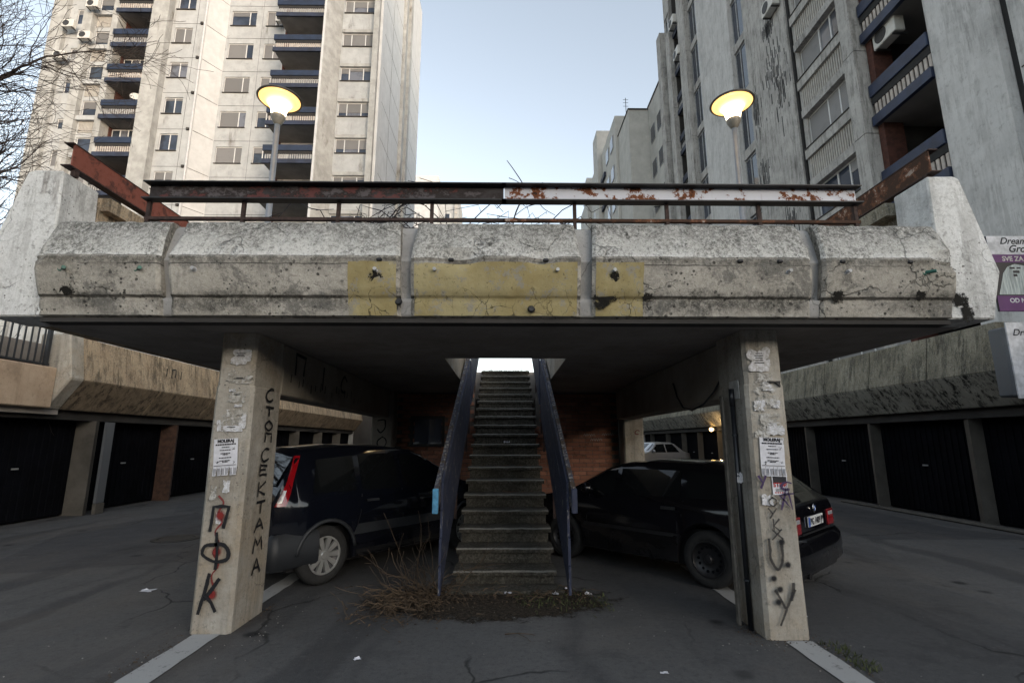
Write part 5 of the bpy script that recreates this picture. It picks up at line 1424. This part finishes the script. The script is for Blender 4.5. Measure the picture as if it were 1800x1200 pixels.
def seam(c, pts, sg, root, name='door_seam', mat='blacktrim', wd=.008):
    m = MB()
    P = [Vector((x, sg*c.side(x, z, .0035), z)) for x, z in pts]
    m.ribbon(P, wd, (0, sg, 0)); m.uv = {}
    return m.build(name, M[mat], root, local=True)
def bumper(c, root, rear=True, z0=.22, z1=.55, out=.05, mat='trim', wrap=.5, name='bumper'):
    m = MB(); path = []
    n = 24
    for k in range(n+1):
        u = -1+2*k/n; a = abs(u)
        if a > .72: x = (a-.72)/.28*wrap; y = c.W+.006
        else:
            y = (c.W+.006)*min(1, a/.66+.0); x = -out+(out)*(a/.72)**4
        path.append((x if rear else c.L-x, (1 if u > 0 else -1)*y))
    sec_ = [(-.05, z0), (.0, z0+.04), (.008, (z0+z1)/2), (-.002, z1-.05), (-.05, z1)]
    rows = []
    for i, (x, y) in enumerate(path):
        px, py = path[max(i-1, 0)]; qx, qy = path[min(i+1, n)]
        t = Vector((qx-px, qy-py, 0)).normalized(); nn = Vector((-t.y, t.x, 0))
        if nn.dot(Vector((x-c.L/2, y, 0))) < 0: nn = -nn
        rows.append([m.vert((x+nn.x*o_, y+nn.y*o_, z)) for o_, z in sec_])
    for a, b in zip(rows, rows[1:]):
        for k in range(4): m.face([a[k], a[k+1], b[k+1], b[k]])
    return m.build(name, M[mat], root, smooth=True, local=True)

# ---- dark compact people carrier on the left
cA = Car(3.62, .74, [(0, .86), (.02, .93), (.06, 1.02), (.26, 1.36), (.36, 1.42), (.9, 1.455), (1.5, 1.45), (1.95, 1.40), (2.15, 1.335), (2.78, .98), (2.9, .95), (3.3, .86), (3.52, .76), (3.6, .62), (3.62, .5)],
         [(0, .90), (1.0, .90), (2.2, .86), (2.9, .84), (3.62, .7)], (.60, 2.88), .30, .21, .17, .05)
A = thing('parked_car', 'dark navy compact car with silver ten spoke hubcaps parked left of the stairs', 'car')
cA.body(M['carnavy'], A); underbody(cA, A)
for sg in (-1, 1):
    cA.patch([(.42, .955), (.98, .945), (.98, 1.335), (.50, 1.30)], sg).build('side_window', M['carglass'], A, local=True, smooth=True)
    cA.patch([(1.06, .945), (1.62, .935), (1.62, 1.355), (1.06, 1.345)], sg).build('side_window', M['carglass'], A, local=True, smooth=True)
    cA.patch([(1.70, .935), (2.52, .925), (2.02, 1.31), (1.70, 1.35)], sg).build('side_window', M['carglass'], A, local=True, smooth=True)
    cA.patch([(.02, .845), (.13, .845), (.33, 1.345), (.28, 1.345)], sg, .008).build('tail_lamp', M['redlamp'], A, local=True, smooth=True)
    cA.patch([(.04, .88), (.085, .88), (.135, 1.0), (.10, 1.0)], sg, .013, 3, 3).build('reversing_lens', M['clearlamp'], A, local=True, smooth=True)
    for x in (1.18, 2.0):
        m = cA.patch([(x-.09, .815), (x+.09, .812), (x+.09, .84), (x-.09, .843)], sg, .022); m.build('door_handle', M['trim'], A, local=True)
    cA.patch([(.92, .47), (2.55, .47), (2.55, .58), (.98, .58)], sg, .012, 14).build('side_moulding', M['trim'], A, local=True, smooth=True)
    cA.patch([(.99, .225), (2.5, .225), (2.5, .30), (.98, .30)], sg, .01, 14, 2).build('sill_trim', M['blacktrim'], A, local=True)
    seam(cA, [(.98, .56), (1.02, .70), (1.04, .90)], sg, A); seam(cA, [(1.65, .3), (1.66, .6), (1.66, .92)], sg, A); seam(cA, [(2.52, .3), (2.55, .6), (2.5, .90)], sg, A)
    # wheel arch trim
    for wx in cA.wheels:
        m = MB(); pts = []
        for k in range(15):
            a = radians(8+164*k/14); r = cA.rw*1.20; x = wx+r*cos(a); z = cA.rw+r*sin(a); pts.append((x, sg*(cA.W+.006), max(z, .23)))
        m.tube(pts, .022, 6)
        m.build('arch_trim', M['trim'], A, local=True, smooth=True)
    for wx in cA.wheels: wheel(cA, wx, sg, .30, .16, 'rim', True, A)
    mi = MB(); mi.lathe([(.0, -.08), (.05, -.075), (.085, -.03), (.09, .03), (.06, .07), (.0, .08)], 12, c=(2.36, sg*(cA.W+.06), .98), axis='y'); mi.build('mirror', M['carnavy'], A, local=True, smooth=True)
m = MB(); 
def rw_(u, v):
    x = .075+.17*v; z = interp(cA.top, x); return (x-.014, (2*u-1)*.56, z+.002)
m.grid(rw_, 6, 5); m.build('rear_window', M['carglass'], A, local=True, smooth=True)
cA.toppatch(2.19, 2.74, .90, .92).build('windscreen', M['carglass'], A, local=True, smooth=True)
bumper(cA, A, True, .23, .58, .06); bumper(cA, A, False, .23, .52, .04, mat='carnavy')
MB().box(-.012, .0, -.23, .23, .70, .80).build('number_plate', M['plate'], A, local=True)
place(A, (-2.27, 5.30), (.600, .80), -.74)

# ---- black estate-like compact on the right
cB = Car(3.52, .78, [(0, .80), (.03, .87), (.10, .92), (.24, 1.03), (.46, 1.18), (.58, 1.225), (.9, 1.262), (1.6, 1.268), (1.95, 1.235), (2.15, 1.17), (2.66, .90), (2.75, .87), (3.2, .79), (3.42, .70), (3.5, .56), (3.52, .45)],
         [(0, .82), (1.0, .84), (2.2, .82), (2.7, .80), (3.52, .62)], (.82, 3.0-.2), .285, .19, .17, .06)
B = thing('parked_car', 'black hatchback on black steel wheels parked behind the right pillar', 'car')
cB.body(M['carblack'], B); underbody(cB, B)
for sg in (-1, 1):
    cB.patch([(.42, .895), (1.02, .885), (1.06, 1.17), (.62, 1.14)], sg).build('side_window', M['carglass'], B, local=True, smooth=True)
    cB.patch([(1.10, .885), (1.92, .87), (1.92, 1.165), (1.13, 1.17)], sg).build('side_window', M['carglass'], B, local=True, smooth=True)
    cB.patch([(1.98, .87), (2.42, .865), (2.08, 1.12), (1.98, 1.155)], sg).build('side_window', M['carglass'], B, local=True, smooth=True)
    seam(cB, [(1.06, .50), (1.08, .7), (1.06, .86)], sg, B); seam(cB, [(2.35, .25), (2.38, .55), (2.34, .84)], sg, B)
    cB.patch([(1.14, .755), (1.32, .752), (1.32, .785), (1.14, .788)], sg, .02).build('door_handle', M['blacktrim'], B, local=True)
    cB.patch([(1.1, .47), (2.42, .47), (2.42, .51), (1.1, .51)], sg, .008, 12, 2).build('side_moulding', M['blacktrim'], B, local=True)
    for wx in cB.wheels: wheel(cB, wx, sg, .285, .17, 'rim_dark', False, B)
    mi = MB(); mi.lathe([(.0, -.09), (.05, -.08), (.07, -.03), (.075, .03), (.05, .08), (.0, .09)], 12, c=(2.30, sg*(cB.W+.07), .92), axis='y'); mi.build('mirror', M['carblack'], B, local=True, smooth=True)
    # tail lamps: wrap the rear corner
    m = cB.patch([(.0, .60), (.17, .60), (.15, .765), (.0, .765)], sg, .006, 5, 3); m.build('tail_lamp_side', M['redlamp'], B, local=True, smooth=True)
    a, b = sorted((sg*.44, sg*(cB.W-.145)))
    tl = MB().box(a, b, 0, 0, 0, 0); m = MB(); m.box(-.012, .004, a, b, .60, .765); tl = m.build('tail_lamp', M['redlamp'], B, local=True, bevel=.006)
    m = MB(); m.box(-.015, -.0121, a+.03, b-.02, .705, .745); m.build('clear_strip', M['clearlamp'], tl, local=True)
cB.toppatch(.14, .52, .86, .88).build('rear_window', M['carglass'], B, local=True, smooth=True)
cB.toppatch(2.19, 2.62, .92, .94).build('windscreen', M['carglass'], B, local=True, smooth=True)
bumper(cB, B, True, .24, .56, .09, mat='carblack'); bumper(cB, B, False, .2, .5, .05, mat='carblack')
m = MB(); m.box(-.022, -.012, -.44, .44, .585, .60); m.build('boot_strip', M['blacktrim'], B, local=True)
m = MB(); m.tube([(.13, .1, .965), (.30, -.30, 1.085)], .008, 5); m.build('rear_wiper', M['blacktrim'], B, local=True)
pl = MB().box(-.020, -.008, -.235, .235, .645, .745).build('number_plate', M['plate'], B, local=True, bevel=.002)
MB().box(-.0225, -.0201, .195, .234, .647, .743).build('plate_band', M['plate_blue'], pl, local=True)
text_on('plate_text', 'BG 1409 JB', .088, M['ink'], pl, (-.0235, -.02, .664), (pi/2, 0, -pi/2), bold=.003)
bd = MB(); bd.lathe([(.0, -.016), (.040, -.014), (.044, -.008)], 20, c=(-.004, 0, .815), axis='x'); bd = bd.build('badge', M['chrome'], B, local=True)
for k in range(4):
    m = MB(); pts = [(-.0215, 0, .815)]+[(-.0215, .026*cos(pi/2*k+a*pi/12), .815+.026*sin(pi/2*k+a*pi/12)) for a in range(7)]
    m.poly(pts); m.build('badge_quarter', M['plate_blue'] if k % 2 else M['plate'], bd, local=True)
MB().tube([(-.02, .35, .20), (.3, .35, .20)], .026, 8).build('exhaust', M['rim_dark'], B, local=True)
place(B, (2.66, 4.98), (-.682, .731), .78)

# ---- silver car in the far alley
Cc = Car(3.7, .77, [(0, .80), (.03, .86), (.35, .92), (.5, .96), (.85, 1.24), (1.1, 1.30), (1.6, 1.31), (1.95, 1.27), (2.5, .95), (2.6, .92), (3.4, .78), (3.62, .6), (3.7, .45)],
         [(0, .82), (2.4, .85), (3.7, .6)], (.65, 3.0), .28, .2, .17, .06)
D = thing('parked_car', 'silver car with dark windows parked far back in the right alley', 'car')
Cc.body(M['carsilver'], D); underbody(Cc, D)
for sg in (-1, 1):
    Cc.patch([(.72, .9), (1.45, .9), (1.45, 1.22), (.98, 1.22)], sg).build('side_window', M['carglass'], D, local=True, smooth=True)
    Cc.patch([(1.52, .9), (2.36, .9), (2.0, 1.2), (1.52, 1.23)], sg).build('side_window', M['carglass'], D, local=True, smooth=True)
    for wx in Cc.wheels: wheel(Cc, wx, sg, .28, .16, 'rim', True, D)
    mi = MB(); mi.lathe([(.0, -.08), (.06, -.03), (.065, .03), (.0, .08)], 10, c=(2.3, sg*(Cc.W+.07), .95), axis='y'); mi.build('mirror', M['carsilver'], D, local=True, smooth=True)
Cc.toppatch(2.0, 2.45, .92, .94).build('windscreen', M['carglass'], D, local=True, smooth=True)
Cc.toppatch(.52, .83, .88, .9).build('rear_window', M['carglass'], D, local=True, smooth=True)
a_ = radians(205); D.rotation_euler = (0, 0, a_); D.location = (8.3, 24.5, .0); D.scale = (1.0, 1.0, 1.12)

# ------------------------------------------------------------------ plants and litter
def branch(m, p, d, l, r, depth, rnd, up=.1, minr=.003, wig=.35):
    pts = [Vector(p)]; d = Vector(d).normalized(); n = max(3, int(l/.16)+2); rr = [r]
    for k in range(n):
        d = (d+Vector((rnd.gauss(0, 1), rnd.gauss(0, 1), rnd.gauss(0, 1)+up))*wig*.35).normalized()
        pts.append(pts[-1]+d*l/n); rr.append(max(minr, r*(1-.75*(k+1)/n)))
    m.tube(pts, rr, 5 if r > .02 else 3, cap=False)
    if depth > 0:
        for k in range(1, n+1):
            for _ in range(1 if rnd.random() < .75 else 2):
                if rnd.random() < .72:
                    ax = Vector((rnd.gauss(0, 1), rnd.gauss(0, 1), rnd.gauss(0, 1))).normalized()
                    dd = (d+ax*rnd.uniform(.6, 1.1)).normalized()
                    branch(m, pts[k], dd, l*rnd.uniform(.35, .62), max(minr, rr[k]*.6), depth-1, rnd, up, minr, wig)
rnd = random.Random(5)
tr = thing('bare_tree', 'leafless tree spreading dark branches over the left edge above the garage wall', 'tree', (-12.4, 10.5, 0))
m = MB(); m.tube([(-12.4, 10.5, 0), (-12.45, 10.4, 2), (-12.3, 10.45, 4.2), (-12.4, 10.5, 6.5), (-12.2, 10.4, 9.5)], [.2, .17, .14, .10, .03], 10); m.build('trunk', M['bark'], tr, smooth=True)
LIMB = [((-12.4, 10.4, 2.4), (1, -.25, .22), 3.0, .05), ((-12.3, 10.45, 3.4), (1, -.1, .35), 3.3, .055), ((-12.3, 10.45, 4.2), (1, -.2, .75), 3.2, .055), ((-12.35, 10.5, 5.4), (1, -.1, .9), 3.4, .05), ((-12.4, 10.5, 6.6), (.9, .0, 1.2), 3.6, .05), ((-12.3, 10.45, 7.6), (.8, -.3, 1.4), 3.6, .045), ((-12.3, 10.45, 8.6), (.9, -.2, 1.2), 3.4, .045), ((-12.3, 10.4, 3.0), (.8, -.8, .3), 3.4, .05), ((-12.3, 10.4, 4.8), (.8, -.7, .5), 3.4, .05), ((-12.25, 10.4, 9.2), (1, -.1, .7), 3.2, .04), ((-12.4, 10.4, 2.2), (1, -.05, .10), 3.4, .05)]
for p, d, l, r in LIMB:
    m = MB(); branch(m, p, d, l, r, 2, rnd, .10, .0045, .42); m.build('branch', M['bark'], tr)
# dry shrub at the foot of the stairs
sh = thing('dry_shrub', 'dead tangled shrub with dry stems at the left foot of the stairs', 'shrub', (-.78, 5.35, 0))
rnd = random.Random(9)
for k in range(48):
    m = MB(); p = (-.74+rnd.gauss(0, .10), 5.32+rnd.gauss(0, .12), .0); a = rnd.uniform(0, 6.28)
    d = Vector((cos(a)*.9-.55, sin(a)*.7-.3, rnd.uniform(.05, .7)))
    branch(m, p, d, rnd.uniform(.25, .62), rnd.uniform(.004, .0085), 1, rnd, -.2, .0022, .6); m.build('stem', M['twig'], sh)
for x, y, l in ((-.98, 5.5, .85), (-.82, 5.6, .8), (-.70, 5.45, .75), (-.93, 5.62, .6)):
    m = MB(); branch(m, (x, y, 0), (rnd.gauss(0, .1), 0, 1), l, .006, 0, rnd, .2, .003, .25); m.build('stem', M['twig'], sh)
# litter of dead leaves and broken stems
rnd = random.Random(21)
m = MB()
def leafq(m, x, y, z, s):
    a = rnd.uniform(0, 6.28); u = Vector((cos(a), sin(a), rnd.uniform(-.4, .4)))*s; v = Vector((-sin(a), cos(a), rnd.uniform(-.4, .4)))*s*.45; c = Vector((x, y, z+s*.35))
    m.poly([c-u, c-u*.2+v, c+u, c-u*.2-v+Vector((0, 0, s*.3))])
for k in range(1500):
    x, y = rnd.gauss(-.95, .22), rnd.gauss(5.05, .22)
    if k % 3 == 0: x, y = rnd.uniform(-1.0, .95), rnd.gauss(5.28, .14)
    leafq(m, x, y, .006+.07*rnd.random()*max(0, 1-((x+.95)**2+(y-5.1)**2)/.09), rnd.uniform(.006, .022))
m.build('dead_leaves', M['leaf'], kind='stuff')
m = MB()
for k in range(230):
    x, y = rnd.gauss(-.97, .2), rnd.gauss(5.05, .2)
    if k % 4 == 0: x, y = rnd.uniform(-.6, .8), rnd.gauss(5.3, .12)
    a = rnd.uniform(0, 6.28); l = rnd.uniform(.05, .2); z = rnd.uniform(.01, .09)
    m.tube([(x, y, z), (x+cos(a)*l*.5, y+sin(a)*l*.5, z+.03*rnd.random()), (x+cos(a+.3)*l, y+sin(a+.3)*l, max(.006, z-.01))], rnd.uniform(.002, .0045), 3, cap=False)
m.build('broken_stems', M['twig'], kind='stuff')
m = MB()
for k in range(500):
    x, y = rnd.uniform(.1, 1.0), rnd.gauss(5.2, .14)
    if k % 3 == 0: x, y = 2.36+rnd.random()*.16, 4.15-rnd.random()*.5
    if k % 7 == 0: x, y = rnd.uniform(-.55, .55), rnd.uniform(5.4, 5.62)
    h = rnd.uniform(.015, .05); a = rnd.uniform(0, 6.28); q = .006
    m.poly([(x-q*cos(a), y-q*sin(a), .004), (x+q*cos(a), y+q*sin(a), .004), (x+rnd.gauss(0, .02), y+rnd.gauss(0, .02), h)])
m.build('ground_moss', M['moss'], kind='stuff')
m = MB()
for k in range(46):
    x, y = rnd.uniform(-.52, .52), 11.5+rnd.random()*.2; h = rnd.uniform(.03, .16); a = rnd.gauss(0, .05)
    m.poly([(x-.006, y, 3.078), (x+.006, y, 3.078), (x+a, y, 3.078+h)])
m.build('grass_blades', M['grass'], kind='stuff')
m = MB()
rnd = random.Random(4)
for k in range(330):
    x, y = rnd.uniform(-4.5, 4.5), rnd.uniform(2.6, 5.6); r = rnd.uniform(.0015, .004)
    if k % 3: q = rnd.choice(((-2.52, 3.9, .07, .5), (-2.2, 4.3, .2, .1), (2.4, 3.9, .06, .4), (2.1, 4.15, .25, .06), (.3, 4.9, .5, .15), (-2.0, 4.7, .08, .2))); x, y = rnd.gauss(q[0], q[2]), rnd.gauss(q[1], q[3])
    if abs(x) > 2.0 and abs(x) < 2.7 and y > 4.2: continue
    m.box(x-r, x+r, y-r*.8, y+r*.8, 0, r*1.1)
m.build('gravel', M['grit'], kind='stuff')
m = MB()
for k in range(700):
    q = rnd.choice(((-2.53, 3.75, .05, .55), (-2.53, 3.75, .05, .55), (2.38, 3.75, .035, .4), (2.15, 4.18, .2, .05), (-2.15, 4.9, .05, .2), (1.98, 4.4, .05, .12)))
    x, y = rnd.gauss(q[0], q[2]), rnd.gauss(q[1], q[3])
    if not (2.02 < x < 2.36 and y > 4.22) and not (-2.52 < x < -2.17 and y > 4.40): leafq(m, x, y, .004, rnd.uniform(.004, .012))
m.build('leaf_litter', M['leaf'], kind='stuff')
def litter(x, y, z, s, mat, label, seed, flat=.5):
    rn = random.Random(seed); m = MB(); n = 9
    def fn(u, v):
        return (x+(u-.5)*s+rn.gauss(0, s*.07), y+(v-.5)*s*.7+rn.gauss(0, s*.07), z+.004+abs(rn.gauss(0, s*flat*.35)))
    m.grid(fn, 4, 3); o = m.build('litter_paper', M[mat]); tag(o, label, 'litter'); return o
litter(.03, 5.33, .04, .06, 'paper', 'crumpled white tissue on the foot slab of the stairs', 1)
litter(.50, 5.36, .02, .06, 'paper', 'grey crumpled paper by the right foot of the stairs', 2)
litter(.64, 5.62, .0, .045, 'paper', 'small white scrap just right of the stair guard post', 3)
litter(.83, 5.42, .0, .07, 'paper', 'white crumpled paper on the soil patch right of the stairs', 4)
litter(-.85, 5.62, .01, .04, 'paper', 'little white scrap in the dry shrub left of the stairs', 5)
litter(.03, 8.27, 1.46, .09, 'paper', 'crushed pale wrapper lying on a middle step of the stairs', 6, .8)
litter(-.22, 4.85, .0, .07, 'leaf', 'yellowish leaf scrap on the asphalt in front of the stairs', 7, .2)
litter(-3.65, 5.6, .0, .14, 'paper', 'flattened white paper on the asphalt left of the graffiti pillar', 8, .1)
litter(-1.03, 3.92, .0, .05, 'paper', 'small white wrapper on the asphalt in the front centre', 9, .4)
litter(2.62, 4.75, .0, .035, 'paper', 'tiny white scrap on the asphalt right of the right pillar', 10, .3)
litter(1.05, 3.68, .0, .05, 'paper', 'pale flat scrap on the asphalt front right of centre', 11, .2)
m = MB()
rnd = random.Random(2); br = MB(); branch(br, (.0, 4.36, .01), (1, .05, .05), .3, .005, 1, rnd, -.1, .002, .3); o = br.build('fallen_twig', M['twig']); tag(o, 'thin fallen twig on the asphalt in front of the stairs', 'twig')
# bare vines on the deck behind the railing
def vine(name, label, x0, x1, n, h, seed, lean=0.0):
    rnd = random.Random(seed); t_ = thing(name, label, 'vine', ((x0+x1)/2, 4.6, 3.08))
    for k in range(n):
        x = rnd.uniform(x0, x1); y = rnd.uniform(4.25, 5.2); z0 = 3.085; a = rnd.choice((-1, 1)); l = rnd.uniform(.5, 1.1)*h
        pts = []; 
        for j in range(9):
            u = j/8; pts.append((x+a*l*.75*u+.04*rnd.gauss(0, 1)*u, y+.05*rnd.gauss(0, 1)*u, z0+l*(1.95*u-1.6*u*u*rnd.uniform(.9, 1.1))))
        m = MB(); m.tube(pts, [.007*(1-.6*j/8) for j in range(9)], 4, cap=False)
        for j in (3, 5, 6, 7):
            if rnd.random() < .7:
                p = Vector(pts[j]); m.tube([p, p+Vector((rnd.gauss(0, .06), rnd.gauss(0, .04), rnd.uniform(.0, .1))), p+Vector((rnd.gauss(0, .12), rnd.gauss(0, .05), rnd.uniform(-.04, .10)))], .0032, 3, cap=False)
        m.build('stem', M['twig_dark'], t_)
    return t_
vine('bare_vine', 'tangle of bare vine stems behind the dark left railing in front of the cream tower', -1.5, -.35, 46, 1.05, 31)
vine('bare_vine', 'arching bare vine stems behind the middle of the deck railing against the sky', -.25, .35, 18, .95, 33)
v = thing('bare_sapling', 'thin bare sapling rising above the railing into the sky gap', 'sapling', (.02, 4.6, 3.08))
for pts, r in (([(.03, 4.6, 3.08), (.05, 4.6, 3.35), (.08, 4.6, 3.62), (.15, 4.6, 3.80), (.24, 4.6, 3.92), (.30, 4.6, 3.90), (.33, 4.6, 3.78)], .008), ([(.15, 4.6, 3.80), (.18, 4.6, 3.95), (.09, 4.6, 4.12), (.01, 4.6, 4.24)], .005), ([(.28, 4.6, 3.92), (.36, 4.62, 4.0), (.50, 4.65, 3.93), (.62, 4.68, 3.82)], .005), ([(.22, 4.6, 3.75), (.35, 4.6, 3.80), (.48, 4.6, 3.79)], .0035), ([(.33, 4.6, 3.78), (.38, 4.6, 3.72), (.48, 4.6, 3.66)], .0035), ([(.10, 4.6, 3.66), (.2, 4.6, 3.74), (.33, 4.6, 3.78)], .003), ([(.03, 4.6, 4.05), (.1, 4.6, 4.02), (.22, 4.6, 3.94)], .003)):
    q = smooth_pts([(a, c) for a, b, c in pts], 3); m = MB(); m.tube([(p.x, 4.6, p.y) for p in q], [max(.003, 1.4*r*(1-.55*i/len(q))) for i in range(len(q))], 4, cap=False); m.build('stem', M['twig_dark'], v)
